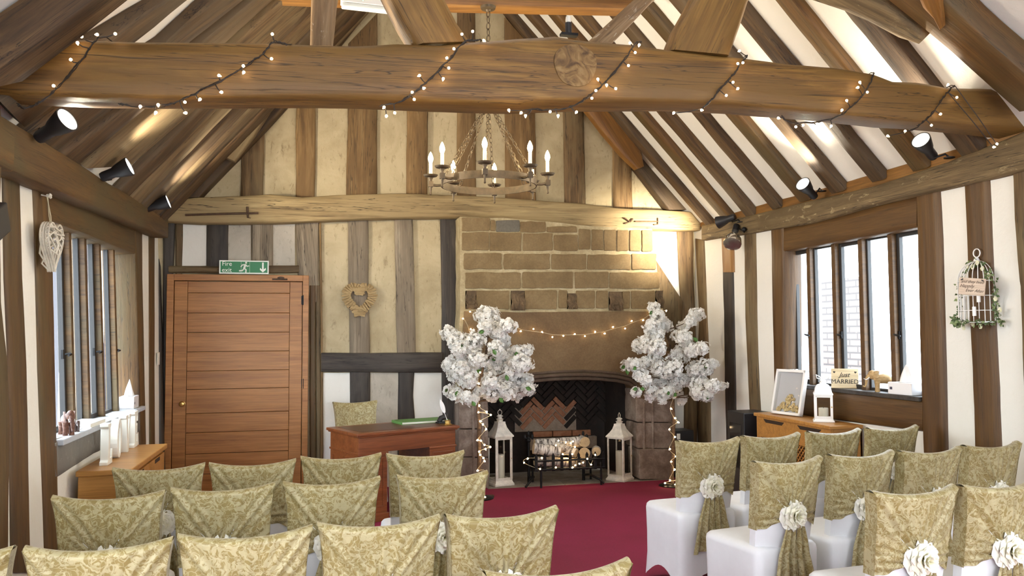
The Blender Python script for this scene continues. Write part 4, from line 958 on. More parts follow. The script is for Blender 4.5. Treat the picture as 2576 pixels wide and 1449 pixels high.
# ---- LOVE letters
LET = plain('cream_letter_paint', (.84, .83, .74), .45)
def slab(mb, polys, d):
    for poly in polys: mb.extr([V((x, -d / 2, z)) for x, z in poly], (0, d, 0))
HL = .26; sy = .05
def serif_L(): return [[(-.08, 0), (.10, 0), (.10, .14), (.085, .14), (.07, .06), (0, .06), (0, .35), (.03, .37), (.03, .40), (-.10, .40), (-.10, .37), (-.07, .35), (-.07, .05), (-.10, .03), (-.10, 0)]]
def serif_E(): return [[(-.10, 0), (.10, 0), (.10, .13), (.085, .13), (.07, .055), (.01, .055), (.01, .175), (.04, .175), (.05, .15), (.065, .15), (.065, .26), (.05, .26), (.04, .235), (.01, .235), (.01, .345), (.065, .345), (.08, .28), (.095, .28), (.095, .40), (-.10, .40), (-.10, .37), (-.07, .355), (-.07, .045), (-.10, .03)]]
def serif_V(): return [[(-.13, .40), (-.13, .37), (-.105, .36), (-.03, 0), (.03, 0), (.105, .36), (.13, .37), (.13, .40), (.03, .40), (.03, .37), (.055, .355), (.01, .12), (-.03, .355), (-.01, .37), (-.01, .40)]]
Lb, Eb = onp(266, 1168, plZ(.77)), onp(333, 1124, plZ(.77))
dirv = Eb - Lb; angL = math.atan2(dirv.y, dirv.x)
for i, ch in enumerate('LOVE'):
    c = Lb + dirv * (i / 3)
    mb = MB()
    if ch == 'O':
        n = 28; ro = [V((.105 * math.cos(2 * math.pi * k / n), 0, .2 + .2 * math.sin(2 * math.pi * k / n))) for k in range(n)]; ri = [V((.048 * math.cos(2 * math.pi * k / n), 0, .2 + .155 * math.sin(2 * math.pi * k / n))) for k in range(n)]
        d1, d2 = V((0, -sy / 2, 0)), V((0, sy / 2, 0))
        mb.rings([[p + d1 for p in ro], [p + d2 for p in ro], [p + d2 for p in ri], [p + d1 for p in ri]], True, False, loop=True)
    else:
        slab(mb, {'L': serif_L, 'V': serif_V, 'E': serif_E}[ch](), sy)
    mb.v = [(x * .66, y, z * .66) for x, y, z in mb.v]
    o = mb.build('decorative_letter', LET, bevel=.003); o.location = (c.x, c.y, .77); o.rotation_euler = (0, 0, angL)
    tag(o, 'large cream wooden letter %s standing on the oak drawer cabinet' % ch, 'letter', 'LOVE letters')

# ================================================================== SILL AND CABINET ORNAMENTS
def tissue_box(name, pos, rz, lab, w_=.23, d_=.12, h_=.09, tall=.13):
    t = thing(name, lab, 'tissue box', pos, rz, 'tissue boxes')
    mb = MB(); mb.box((-w_ / 2, -d_ / 2, 0), (w_ / 2, d_ / 2, h_)); mb.build('carton', plain('white_carton', (.82, .80, .80), .5), t, bevel=.004)
    mb = MB(); mb.lathe([(.055, h_ + .0005), (.056, h_ + .0015), (.03, h_ + .002)], 20); mb.build('opening', plain('grey_slot', (.5, .5, .52), .6), t)
    MB().box((-w_ / 2 + .02, -d_ / 2 - .0008, .035), (-w_ / 2 + .045, -d_ / 2, .055)).build('printed_mark', plain('dark_print', (.05, .05, .08), .5), t)
    mb = MB()
    def fn(a, b_):
        an = a * 2 * math.pi; r = .045 * (1 - b_) ** .8 * (1 + .35 * math.sin(3 * an + 2 * b_)) + .003
        return V((r * math.cos(an) * 1.2 + .02 * b_, r * math.sin(an) * .7, h_ + tall * b_ + .01 * math.sin(2 * an) * b_))
    mb.grid(24, 12, fn); mb.build('tissue', plain('tissue_paper', (.88, .88, .88), .8), t, smooth=180)
    return t
p = onp(330, 1026, plL(-.04)); tissue_box('tissue_box', (p.x - .01, p.y - .05, .99), R(92), 'white tissue box on the grey sill by the door', .22, .12, .10, .13)
p = onp(2275, 1006, plX(4.30, -1)); tissue_box('tissue_box', (4.315, p.y, 1.118), R(-84), 'white tissue box on the dark sill under the brick view')
def elephant(name, pos, rz, s, lab, mat):
    t = thing(name, lab, 'figurine', pos, rz)
    mb = MB()
    prof = [(-.9, .80, .10), (-.8, .86, .30), (-.4, .95, .44), (0, .98, .47), (.4, .95, .42), (.7, .98, .30), (.85, 1.02, .12)]
    rs = [[V((x * s * .5, r * s * .42 * math.cos(a), z * s * .62 + r * s * .5 * math.sin(a))) for a in [2 * math.pi * k / 14 for k in range(14)]] for x, z, r in prof]
    mb.rings(rs); mb.ball((.46 * s, 0, .78 * s), .20 * s, 12, 1.0, .8, 1.1)
    for x in (-.32, .26):
        for y in (-.12, .12): mb.tube([(x * s, y * s, .5 * s), (x * s, y * s, .2 * s), (x * s, y * s, 0)], [.12 * s, .085 * s, .10 * s], 10)
    mb.tube([(.60 * s, 0, .76 * s), (.72 * s, 0, .58 * s), (.74 * s, 0, .34 * s), (.80 * s, 0, .22 * s), (.88 * s, 0, .26 * s)], [.10 * s, .075 * s, .05 * s, .04 * s, .03 * s], 10)
    mb.build('body', mat, t, smooth=60)
    for y in (-1, 1):
        mb = MB(); mb.grid(6, 6, lambda a, b_: V((.42 * s - .24 * s * a + .03 * s * math.sin(b_ * 3), y * (.17 * s + .05 * s * math.sin(a * 3)), .95 * s - .42 * s * b_ * (1 - .5 * a * a)))); mb.build('ear', mat, t, smooth=180)
        mb = MB(); mb.tube([(.60 * s, y * .09 * s, .66 * s), (.74 * s, y * .11 * s, .56 * s), (.84 * s, y * .10 * s, .60 * s)], [.025 * s, .02 * s, .006 * s], 8); mb.build('tusk', WHITE_PT, t, smooth=60)
    mb = MB(); mb.tube([(-.46 * s, 0, .58 * s), (-.52 * s, 0, .4 * s), (-.51 * s, 0, .22 * s)], [.02 * s, .015 * s, .02 * s], 6); mb.build('tail', mat, t)
    return t
ELM = wood('carved_elephant_wood', (.07, .022, .012), (.15, .055, .03), (.24, .11, .06), pale=(.5, .42, .33), rough=.5, sc=6, var=0)
p = onp(172, 1088, plL(0.0)); elephant('elephant_figurine', (p.x - .01, p.y, .99), R(-60), .155, 'patterned reddish elephant on the grey sill', ELM)
pp = elephant('elephant_figurine', (p.x + .0, p.y + .16, .99), R(-60), .075, 'tiny dark elephant calf behind the reddish elephant', plain('dark_elephant', (.06, .03, .022), .5))
OAK_PALE = wood('pale_carved_wood', (.36, .21, .08), (.48, .31, .13), (.56, .39, .19), rough=.6, sc=5, var=0)
p = onp(2248, 992, plX(4.34, -1)); elephant('elephant_figurine', (4.345, p.y + .12, 1.118), R(150), .17, 'plain pale wooden elephant behind the right tissue box', OAK_PALE)
p = onp(228, 1062, plL(0)); o = thing('guest_book', 'white book lying flat on the grey sill between elephant and tissue box', 'book', (p.x - .035, p.y + .03, .99), R(88))
MB().box((-.17, -.075, .004), (.17, .075, .024)).build('pages', PAGE, o); mb = MB(); mb.box((-.175, -.08, 0), (.175, .08, .004)); mb.box((-.175, -.08, .024), (.175, .08, .029)); mb.box((-.175, .076, 0), (.175, .08, .029)); mb.build('cover', WHITE_PT, o, bevel=.002)
# framed box of wooden hearts
a, b = onp(1938, 1041, plZ(.85)), onp(2011, 1050, plZ(.85)); dv = b - a; fw = dv.length
fr = thing('picture_frame', 'white box frame half filled with small wooden hearts on the lattice cabinet', 'picture frame', ((a.x + b.x) / 2, (a.y + b.y) / 2, .8595), math.atan2(dv.y, dv.x))
tilt = Matrix.Rotation(R(-12), 4, 'X'); H_ = fw * 1.14
mb = MB(); t_ = .024
for lo, hi in (((-fw / 2, 0, 0), (-fw / 2 + t_, .04, H_)), ((fw / 2 - t_, 0, 0), (fw / 2, .04, H_)), ((-fw / 2, 0, 0), (fw / 2, .04, t_)), ((-fw / 2, 0, H_ - t_), (fw / 2, .04, H_))): mb.box(lo, hi, mat=tilt)
mb.build('frame', WHITE_PT, fr, bevel=.002)
MB().box((-fw / 2 + .01, .034, .01), (fw / 2 - .01, .039, H_ - .01), mat=tilt).build('backing', plain('grey_backing', (.62, .62, .66), .8), fr)
MB().box((-fw / 2 + t_, .008, t_), (fw / 2 - t_, .010, H_ - t_), mat=tilt).build('pane', CLEAR, fr)
HEART = plain('pale_wood_hearts', (.72, .57, .31), .6, nz=.2, nscale=9)
def heart2(s, n=16):
    out = []
    for k in range(n):
        t = 2 * math.pi * k / n; out.append((s * math.sin(t) ** 3, s * (.8125 * math.cos(t) - .3125 * math.cos(2 * t) - .125 * math.cos(3 * t) - .0625 * math.cos(4 * t))))
    return out
rnd = random.Random(8); k = 0; hts = heart2(.017)
for i in range(64):
    u = rnd.uniform(-1, 1); hmax = .02 + .34 * H_ * max(0, 1 - abs(u - .12) * 1.15)
    z = t_ + .012 + rnd.random() * hmax; x = u * (fw / 2 - t_ - .02); rot = rnd.uniform(-1.5, 1.5)
    poly = [tilt @ V((x + hx * math.cos(rot) - hy * math.sin(rot), .013 + .018 * rnd.random(), z + hx * math.sin(rot) + hy * math.cos(rot))) for hx, hy in hts]
    y_ = poly[0].y; mb = MB(); mb.extr(poly, tilt.to_3x3() @ V((0, .003, 0))); mb.build('wooden_heart', HEART, fr)
# JUST MARRIED board
def text(body, name, mat, parent, loc, rot, size, depth=.001, shear=0, align='CENTER'):
    cu = bpy.data.curves.new(name, 'FONT'); cu.body = body; cu.size = size; cu.extrude = depth; cu.align_x = align; cu.align_y = 'CENTER'; cu.shear = shear; cu.materials.append(mat)
    o = bpy.data.objects.new(name, cu); COL.objects.link(o); o.parent = parent; o.location = loc; o.rotation_euler = rot; return o
INK = plain('black_ink', (.015, .013, .012), .6)
PLANK = wood('sign_plank', (.52, .40, .22), (.66, .53, .33), (.76, .64, .44), rough=.6, var=0, crack=.1, sc=2)
p = onp(2126, 991, plX(4.30, -1))
js = thing('wooden_sign', 'small pale wooden sign reading Just Married on the window sill', 'sign', (p.x, p.y, 1.119), R(-40))
mb = MB(); mb.box((-.107, 0, 0), (.107, .012, .165), mat=Matrix.Rotation(R(-9), 4, 'X')); mb.build('board', PLANK, js, bevel=.002)
zz = lambda z, e=.0015: (0, z * math.sin(R(9)) * 1 - e, z * math.cos(R(9)))
text('MARRIED', 'lettering', INK, js, zz(.055), (R(81), 0, 0), .052); text('Just', 'lettering', INK, js, (-.005, zz(.112)[1], zz(.112)[2]), (R(81), 0, R(0)), .055, shear=.4)
for s in (-1, 1):
    hp = zz(.135); mb = MB(); mb.extr([V((s * .083 + hx, hp[1] - .0005 + (hy * .15), hp[2] + hy)) for hx, hy in heart2(.010)], (0, .002, 0)); mb.build('heart_motif', INK, js)
# glass jar
p = onp(1998, 958, plX(4.33, -1)); jr = thing('glass_jar', 'glass jar with a lid on the sill behind the photo frame', 'jar', (4.32, p.y, 1.118))
MB().lathe([(.045, 0), (.05, .01), (.05, .085), (.042, .10), (.042, .105)], 24).build('jar_body', CLEAR, jr, smooth=40)
MB().lathe([(.046, .105), (.046, .128), (.04, .131), (.001, .131)], 24).build('lid', CHROME, jr, smooth=40)
MB().lathe([(.0505, .03), (.0505, .075)], 24).build('paper_label', PAGE, jr)

# ================================================================== LANTERNS
def lantern(name, pos, rz, w_, h_, lab, mat, dome=False, grp=None):
    t = thing(name, lab, 'lantern', pos, rz, grp)
    k = h_ / .76; hb = .055 * k; hr = .50 * k if not dome else .60 * h_; hw_ = w_ / 2
    mb = MB(); mb.lathe([(hw_ * 1.414, 0), (hw_ * 1.414, .022 * k), (hw_ * 1.30, .03 * k), (hw_ * 1.18, hb), (.01, hb)], 4, sq=True); mb.build('base', mat, t, bevel=.002)
    iw = hw_ * .80; ps = iw * .17
    for sx in (-1, 1):
        for sy_ in (-1, 1): MB().box((sx * iw - ps / 2, sy_ * iw - ps / 2, hb), (sx * iw + ps / 2, sy_ * iw + ps / 2, hr)).build('corner_post', mat, t, bevel=.001)
    for zz_ in (hb + ps * .4, hr - ps * .4):
        mb = MB()
        for sx, sy_ in ((1, 0), (-1, 0), (0, 1), (0, -1)):
            if sx: mb.box((sx * iw - ps * .4, -iw, zz_ - ps * .5), (sx * iw + ps * .4, iw, zz_ + ps * .5))
            else: mb.box((-iw, sy_ * iw - ps * .4, zz_ - ps * .5), (iw, sy_ * iw + ps * .4, zz_ + ps * .5))
        mb.build('glazing_rail', mat, t)
    # the door frame on the front
    mb = MB(); e = iw - ps * .5; fy = -iw - ps * .45; f = ps * .8
    for lo, hi in (((-e, fy, hb + ps), (-e + f, fy + .006, hr - ps)), ((e - f, fy, hb + ps), (e, fy + .006, hr - ps)), ((-e, fy, hb + ps), (e, fy + .006, hb + ps + f)), ((-e, fy, hr - ps - f), (e, fy + .006, hr - ps))): mb.box(lo, hi)
    dr = mb.build('lantern_door', mat, t); MB().ball((e + .002, fy - .004, (hb + hr) / 2), .006, 8).build('latch', BRASS, dr)
    for sx, sy_ in ((1, 0), (-1, 0), (0, 1), (0, -1)):
        lo, hi = ((sx * iw - .001, -iw, hb + ps), (sx * iw + .001, iw, hr - ps)) if sx else ((-iw, sy_ * iw - .001, hb + ps), (iw, sy_ * iw + .001, hr - ps))
        MB().box(lo, hi).build('pane', CLEAR, t)
    mb = MB()
    if not dome: mb.lathe([(hw_ * 1.38, hr), (hw_ * 1.40, hr + .012 * k), (hw_ * 1.0, hr + .055 * k), (hw_ * .72, hr + .095 * k), (hw_ * .56, hr + .14 * k), (hw_ * .56, hr + .155 * k), (.01, hr + .157 * k)], 4, sq=True); zt_ = hr + .155 * k
    else: mb.lathe([(hw_ * 1.30, hr), (hw_ * 1.30, hr + .02 * k), (hw_ * 1.15, hr + .05 * k), (hw_ * 1.05, hr + .11 * k), (hw_ * .8, hr + .16 * k), (hw_ * .42, hr + .185 * k), (.01, hr + .19 * k)], 4, sq=True); zt_ = hr + .185 * k
    mb.build('roof', mat, t, bevel=.002)
    mb = MB(); r = hw_ * .30
    mb.lathe([(r, zt_), (r, zt_ + .02 * k), (r * 1.25, zt_ + .026 * k), (r * .7, zt_ + .034 * k), (r * .7, zt_ + .05 * k), (r * 1.1, zt_ + .055 * k), (r * .6, zt_ + .07 * k), (.002, zt_ + .072 * k)], 16); mb.build('chimney_cap', mat, t, smooth=40)
    if not dome:
        mb = MB(); n = 20; zc = zt_ + .068 * k + .026 * k
        mb.tube([(0.024 * k * math.cos(2 * math.pi * j / n), 0, zc + .026 * k * math.sin(2 * math.pi * j / n)) for j in range(n)], .0035 * k, 6, loop=True); mb.ball((0, 0, zc + .03 * k), .008 * k, 8); mb.build('ring_handle', mat, t, smooth=60)
    else:
        mb = MB()
        for s in (-1, 1):
            mb.tube([(0, 0, zt_ + .07 * k), (s * .025, -.01, zt_ + .12 * k), (s * .05, 0, zt_ + .15 * k), (s * .045, .01, zt_ + .09 * k), (0, 0, zt_ + .07 * k)], .004, 6)
        mb.build('ribbon_bow', WHITE_PT, t, smooth=60)
    return t, hb
def candle(pos, r, h_, lab):
    t = thing('pillar_candle', lab, 'candle', pos)
    MB().lathe([(r, 0), (r, h_ - .004), (r * .93, h_), (r * .6, h_ - .008), (.002, h_ - .012)], 24).build('wax', CANDLE, t, smooth=40)
    MB().tube([(0, 0, h_ - .012), (.001, 0, h_ + .012)], .002, 6).build('wick', BLACKP, t)
p = onp(1262, 1222, plZ(.002)); P1 = (p.x, p.y + .07, .0035)
_, hb = lantern('candle_lantern', P1, R(14), .225, .765, 'tall ivory lantern at the left of the fire basket', IVORY_PT, grp='hearth lanterns'); candle((P1[0], P1[1], P1[2] + hb), .045, .26, 'ivory pillar candle inside the lantern left of the fire basket')
p = onp(1560, 1205, plZ(.002)); P2 = (p.x - .02, p.y - .05, .0035)
_, hb = lantern('candle_lantern', P2, R(40), .225, .70, 'tall ivory lantern at the right of the fire basket', IVORY_PT, grp='hearth lanterns'); candle((P2[0], P2[1], P2[2] + hb), .045, .26, 'ivory pillar candle inside the lantern right of the fire basket')
p = onp(2077, 1060, plZ(.85)); P3 = (min(p.x, 4.09), p.y, .8505)
_, hb = lantern('candle_lantern', P3, R(-32), .165, .37, 'small white domed lantern on the lattice cabinet', WHITE_PT, dome=True); candle((P3[0], P3[1], P3[2] + hb), .04, .085, 'short candle inside the small white lantern')

# ================================================================== WALL ORNAMENTS
# fire exit sign
a, b = onp(551, 688, plY(8.585)), onp(676, 656, plY(8.585)); sw_, sh_ = b.x - a.x, b.z - a.z
fs = thing('exit_sign', 'green Fire exit sign with running man above the door', 'sign', ((a.x + b.x) / 2, 8.60, a.z))
GRN = plain('sign_green', (.012, .17, .055), .35); WHT = plain('sign_white', (.80, .83, .74), .4)
MB().box((-sw_ / 2, -.004, 0), (sw_ / 2, .008, sh_)).build('plate', WHT, fs)
MB().box((-sw_ / 2 + .012, -.006, .012), (sw_ / 2 - .012, -.003, sh_ - .012)).build('green_panel', GRN, fs)
text('Fire\nexit', 'lettering', WHT, fs, (-sw_ / 2 + .025, -.0065, sh_ * .50), (R(90), 0, 0), .062, .0006, align='LEFT')
mb = MB(); yy = -.0075; cx0 = .0
def seg(pts, r): mb.tube([(cx0 + x * sh_, yy, z * sh_) for x, z in pts], r * sh_, 6)
mb.ball((cx0 + .14 * sh_, yy, .83 * sh_), .075 * sh_, 10, 1, .3, 1)
seg([(.10, .70), (.0, .42)], .085); seg([(.10, .70), (-.14, .66), (-.24, .50)], .045); seg([(.10, .70), (.22, .56), (.36, .60)], .045)
seg([(.0, .42), (.14, .30), (.12, .08)], .055); seg([(.0, .42), (-.12, .24), (-.36, .22)], .055)
mb.build('running_man', WHT, fs)
mb = MB(); 
for pts in ([(-.22, .06), (-.22, .92)], [(-.22, .92), (.40, .92)], [(.40, .92), (.40, .10)], [(-.3, .06), (.3, .06), (.40, .10)]): mb.tube([(cx0 + x * sh_, -.0065, z * sh_) for x, z in pts], .007 * sh_, 5)
mb.build('doorway_outline', WHT, fs)
ax = sw_ / 2 - .42 * sh_
MB().extr([V((ax + x * sh_, -.0075, z * sh_)) for x, z in ((-.06, .86), (.06, .86), (.06, .34), (.20, .46), (.22, .32), (0, .12), (-.22, .32), (-.20, .46), (-.06, .34))], (0, .002, 0)).build('down_arrow', WHT, fs)
# driftwood heart wreath
hc = onp(904, 752, PG); DRIFT = wood('driftwood', (.26, .17, .07), (.38, .26, .115), (.47, .34, .17), rough=.8, var=.05, sc=4)
mb = MB(); rnd = random.Random(5); nC = 50
hp = lambda t: V((.128 * math.sin(t) ** 3, 0, .158 * (.8125 * math.cos(t) - .3125 * math.cos(2 * t) - .125 * math.cos(3 * t) - .0625 * math.cos(4 * t)) - .0))
for layer in range(2):
    for i in range(nC):
        t = 2 * math.pi * (i + .5 * layer) / nC; c = hp(t); d = (hp(t + .05) - hp(t - .05))
        if d.length < 1e-4: continue
        d.normalize(); nrm = V((-d.z, 0, d.x)) if V((-d.z, 0, d.x)).dot(c - V((0, 0, -.01))) > 0 else V((d.z, 0, -d.x))
        L = rnd.uniform(.075, .10); wd = rnd.uniform(.007, .012); tw = rnd.uniform(-.25, .25)
        nrm = (nrm + d * tw).normalized(); d = nrm.cross(V((0, 1, 0)))
        y_ = -.012 - .014 * layer - rnd.random() * .008
        pts = [c + nrm * (L * (s - .42)) + d * (wd * e) for s, e in ((0, -1), (1, -1), (1, 1), (0, 1))]
        mb.extr([hc + p + V((0, y_, 0)) for p in pts], (0, .010, 0))
o = recenter(mb.build('heart_wreath', DRIFT)); tag(o, 'heart wreath of driftwood chips on a grey stud of the gable wall', 'wreath')
# white wicker heart on a string
wk = thing('wicker_heart', 'white wicker heart hanging from a hook on the oak window post', 'ornament', onp(118, 495, plL(.05)))
O = wk.location; c = onp(131, 612, plL(.09)); WK = plain('white_wicker', (.62, .57, .47), .7, nz=.2, nscale=30)
mb = MB(); rnd = random.Random(11); hs = .125; ax_ = V((.05, .998, 0)).normalized()
h2 = lambda t, s: (s * math.sin(t) ** 3, s * 1.18 * (.8125 * math.cos(t) - .3125 * math.cos(2 * t) - .125 * math.cos(3 * t) - .0625 * math.cos(4 * t)))
dp = ax_.cross(V((0, 0, 1)))
for k in range(4):
    mb.tube([c - O + ax_ * h2(2 * math.pi * j / 40, hs * (1 - .03 * k))[0] + V((0, 0, h2(2 * math.pi * j / 40, hs)[1])) + dp * (.012 * (k - 1.5)) for j in range(40)], .006, 6, loop=True)
for k in range(70):
    t0, t1 = rnd.uniform(0, 6.28), rnd.uniform(0, 6.28); a, b = h2(t0, hs), h2(t1, hs)
    if math.hypot(a[0] - b[0], a[1] - b[1]) < .06: continue
    m_ = ((a[0] + b[0]) / 2, (a[1] + b[1]) / 2); s = rnd.choice((-1, 1))
    mb.tube([c - O + ax_ * q_[0] + V((0, 0, q_[1])) + dp * (s * e) for q_, e in ((a, .01), (m_, .04), (b, .01))], .0048, 5)
mb.build('woven_heart', WK, wk, smooth=60)
top = c + V((0, 0, h2(0, hs)[1])); mb = MB(); mb.tube([V((0, 0, 0)), (top - O) * .5 + V((.006, 0, 0)), top - O], .0025, 5); mb.tube([V((0.002, .01, 0)), (top - O) * .5 + V((-.006, .01, 0)), top - O], .0025, 5); mb.build('string', CABLE_W, wk)
mb = MB(); mb.tube([(-.03, 0, .01), (.01, 0, .0), (.016, 0, .02)], .004, 6); mb.ball((.012, .012, .01), .012, 8); mb.tube([(0, .0, .01), (.012, .03, .0)], .008, 6); mb.build('ribbon_knot', WK, wk)
# ================================================================== FLOWERING TREES
BLOSSOM, _nt, _b = nodes('white_blossom')
_d = _nt.nodes.new('ShaderNodeBsdfDiffuse'); _d.inputs[0].default_value = (.93, .92, .89, 1); _t = _nt.nodes.new('ShaderNodeBsdfTranslucent'); _t.inputs[0].default_value = (.93, .92, .88, 1)
_m = _nt.nodes.new('ShaderNodeMixShader'); _m.inputs[0].default_value = .35; _nt.links.new(_d.outputs[0], _m.inputs[1]); _nt.links.new(_t.outputs[0], _m.inputs[2]); _nt.links.new(_m.outputs[0], _nt.nodes['Material Output'].inputs[0])
BARK = wood('tree_bark', (.05, .03, .018), (.10, .06, .035), (.17, .11, .06), rough=.9, var=0, sc=4)
LEAF = plain('green_leaf', (.06, .15, .025), .5, nz=.2)
def flower_tree(lab, base, trunk_px, crown_px, clusters, Y, seed):
    rnd = random.Random(seed)
    b0 = V(base); t = thing('flowering_tree', lab, 'tree', b0, 0, 'white blossom trees')
    pl = plY(Y); L = lambda px, py, dy=0: onp(px, py, plY(Y + dy)) - b0
    MB().lathe([(.13, 0), (.135, .006), (.12, .014), (.04, .02), (.02, .03), (.002, .03)], 24).build('base_plate', IRON, t, smooth=40)
    tp = [V((0, 0, .01))] + [L(*p) for p in trunk_px]
    n = len(tp); mb = MB(); pts = []
    for i in range(n - 1):
        for k in range(4): pts.append(tp[i].lerp(tp[i + 1], k / 4) + V((rnd.uniform(-.004, .004), rnd.uniform(-.004, .004), 0)))
    pts.append(tp[-1]); mb.tube(pts, [.024 - .006 * i / len(pts) for i in range(len(pts))], 10); mb.build('trunk', BARK, t, smooth=60)
    fork = tp[-1]; lead = [fork] + [L(*p) for p in crown_px]
    mb = MB(); mb.tube(lead, [.015 - .010 * i / len(lead) for i in range(len(lead))], 8); mb.build('leader_stem', BARK, t, smooth=60)
    cs = []
    for (cx, cy, r) in clusters:
        dy = rnd.uniform(-.22, .12) if cx < 1600 else rnd.uniform(-.40, -.02) - max(0, cx - 1740) * .004; c = L(cx, cy, dy); rr = r * (Y + dy) / FPX * .97; cs.append((c, rr))
    for i, (c, rr) in enumerate(cs):
        # branch from the leader or the fork to the cluster
        if i % 2 == 0:
            best = min(lead[:-1], key=lambda q: (q - c).length + (1.2 if q.z > c.z else 0))
            mid = best.lerp(c, .5) + V((rnd.uniform(-.03, .03), rnd.uniform(-.03, .03), -.02))
            mb = MB(); mb.tube([best, mid, c], [.007, .005, .003], 6); mb.build('branch', BARK, t, smooth=60)
        mb = MB(); area = 4 * math.pi * rr * rr; nf = int(area / .00050)
        lob = [(V((rnd.gauss(0, 1), rnd.gauss(0, 1), rnd.gauss(0, 1))).normalized(), rnd.uniform(.05, .55)) for _ in range(8)]
        for k in range(nf):
            d = V((rnd.gauss(0, 1), rnd.gauss(0, 1), rnd.gauss(0, 1))).normalized()
            s = 1 + sum(a * max(0, d.dot(l)) ** 6 for l, a in lob)
            p = c + V((d.x, d.y * .9, d.z * .92)) * rr * s * rnd.uniform(.62, 1.04) * .88
            nrm = (d + V((rnd.gauss(0, .35), rnd.gauss(0, .35), rnd.gauss(0, .35)))).normalized()
            a = nrm.orthogonal().normalized(); b_ = nrm.cross(a); R_ = rnd.uniform(.015, .026); o0 = rnd.random() * 6
            for m in range(5):
                an = o0 + m * 2 * math.pi / 5; e = a * math.cos(an) + b_ * math.sin(an); f = nrm.cross(e)
                mb.add([p, p + e * R_ * .62 + f * R_ * .42 + nrm * R_ * .30, p + e * R_ * 1.1 + nrm * R_ * .22, p + e * R_ * .62 - f * R_ * .42 + nrm * R_ * .30], [(0, 1, 2, 3)])
        mb.build('blossom_cluster', BLOSSOM, t, recalc=False)
    for k in range(14):
        c, rr = rnd.choice(cs); d = V((rnd.uniform(-1, 1), -1, rnd.uniform(-.8, .8))).normalized(); p = c + d * rr * 1.02
        e = V((rnd.uniform(-1, 1), -.3, rnd.uniform(-1, .3))).normalized(); f = e.cross(V((0, -1, 0))).normalized()
        mb = MB(); mb.grid(4, 6, lambda u, v: p + e * .065 * v + f * (.020 * math.sin(math.pi * min(1, v * 1.02)) * (2 * u - 1)) + V((0, -.012 * abs(2 * u - 1) - .01 * math.sin(v * 3), 0)))
        mb.build('leaf', LEAF, t, smooth=180, recalc=False)
    return t
T1 = [(1225, 793, 27), (1219, 822, 19), (1240, 806, 20), (1252, 832, 27), (1279, 820, 22), (1264, 858, 22), (1246, 876, 20), (1132, 841, 22), (1148, 857, 25), (1172, 864, 28), (1196, 857, 25), (1184, 886, 28), (1156, 880, 22), (1203, 905, 22),
      (1136, 916, 25), (1158, 930, 26), (1142, 944, 20), (1178, 957, 26), (1192, 930, 24), (1237, 913, 29), (1256, 899, 30), (1283, 901, 28), (1300, 888, 24), (1322, 884, 20), (1310, 915, 26), (1285, 932, 30), (1252, 945, 32), (1230, 962, 22), (1302, 965, 28), (1326, 955, 20), (1328, 980, 19),
      (1270, 985, 26), (1236, 988, 26), (1206, 985, 16), (1128, 983, 16), (1148, 992, 19), (1174, 1000, 18), (1192, 1004, 14), (1300, 990, 20), (1215, 935, 20)]
T2 = [(1646, 778, 17), (1654, 796, 22), (1667, 817, 25), (1641, 820, 20), (1651, 842, 25), (1752, 790, 19), (1738, 806, 17), (1722, 820, 17), (1723, 851, 25), (1703, 845, 16), (1606, 868, 20), (1629, 868, 25), (1655, 873, 25), (1648, 895, 20), (1708, 891, 25), (1743, 881, 22), (1768, 877, 18),
      (1576, 922, 14), (1595, 917, 20), (1621, 916, 25), (1612, 943, 20), (1654, 928, 20), (1690, 929, 29), (1699, 960, 28), (1661, 960, 25), (1625, 958, 18), (1600, 985, 15), (1639, 989, 22), (1668, 994, 20), (1793, 913, 14), (1775, 926, 23), (1748, 931, 25), (1729, 958, 22), (1761, 963, 27), (1795, 970, 20), (1815, 972, 13), (1757, 989, 24), (1781, 994, 18), (1684, 985, 18), (1718, 1006, 12)]
b1 = onp(1206, 1252, plZ(0)); b1.y = min(b1.y, 7.85); b1 = V((onp(1207, 1100, plY(7.85)).x, 7.85, 0))
flower_tree('white blossom tree with fairy lights standing by the desk end', b1, [(1207, 1200), (1205, 1100), (1203, 1010)], [(1207, 960), (1222, 900), (1226, 850), (1222, 800)], T1, 7.85, 21)
b2 = onp(1690, 1222, plZ(0)); Y2 = b2.y
flower_tree('white blossom tree with fairy lights at the far side of the hearth', b2, [(1693, 1130), (1694, 1060), (1692, 1000)], [(1692, 950), (1690, 880), (1672, 830), (1655, 785)], T2, Y2, 22)

# ================================================================== FAIRY LIGHTS
BULBMESH = None
def bulb_mesh(r):
    mb = MB(); mb.lathe([(r * .25, -r * 1.6), (r * .6, -r * .8), (r, 0), (r * .8, r * .7), (.0003, r)], 8); return mb.mesh('fairy_bulb', FAIRY_ON, 60)
def string_lights(lab, wires, bulbs, cable, r, wr=.0035, grp=None):
    t = thing('string_lights', lab, 'string lights', bulbs[0], 0, grp); O = t.location.copy()
    for grp_ in ([[x] for x in wires] if not isinstance(wires[0][0], list) else wires):
        mb = MB()
        for wpts in grp_: mb.tube([V(p) - O for p in wpts], wr, 6)
        mb.build('cable', cable, t, smooth=60)
    me = bulb_mesh(r)
    for p in bulbs:
        o = mk('bulb', me, t, V(p) - O); o.rotation_euler = (random.uniform(-1.5, 1.5), random.uniform(-1.5, 1.5), 0)
    return t
def smoothpts(P, k=5):
    out = []
    for i in range(len(P) - 1):
        p0, p1, p2, p3 = P[max(i - 1, 0)], P[i], P[i + 1], P[min(i + 2, len(P) - 1)]
        for j in range(k):
            t = j / k; out.append(.5 * ((2 * p1) + (p2 - p0) * t + (2 * p0 - 5 * p1 + 4 * p2 - p3) * t * t + (3 * p1 - p0 - 3 * p2 + p3) * t ** 3))
    out.append(P[-1]); return out
WB = plY(4.078)
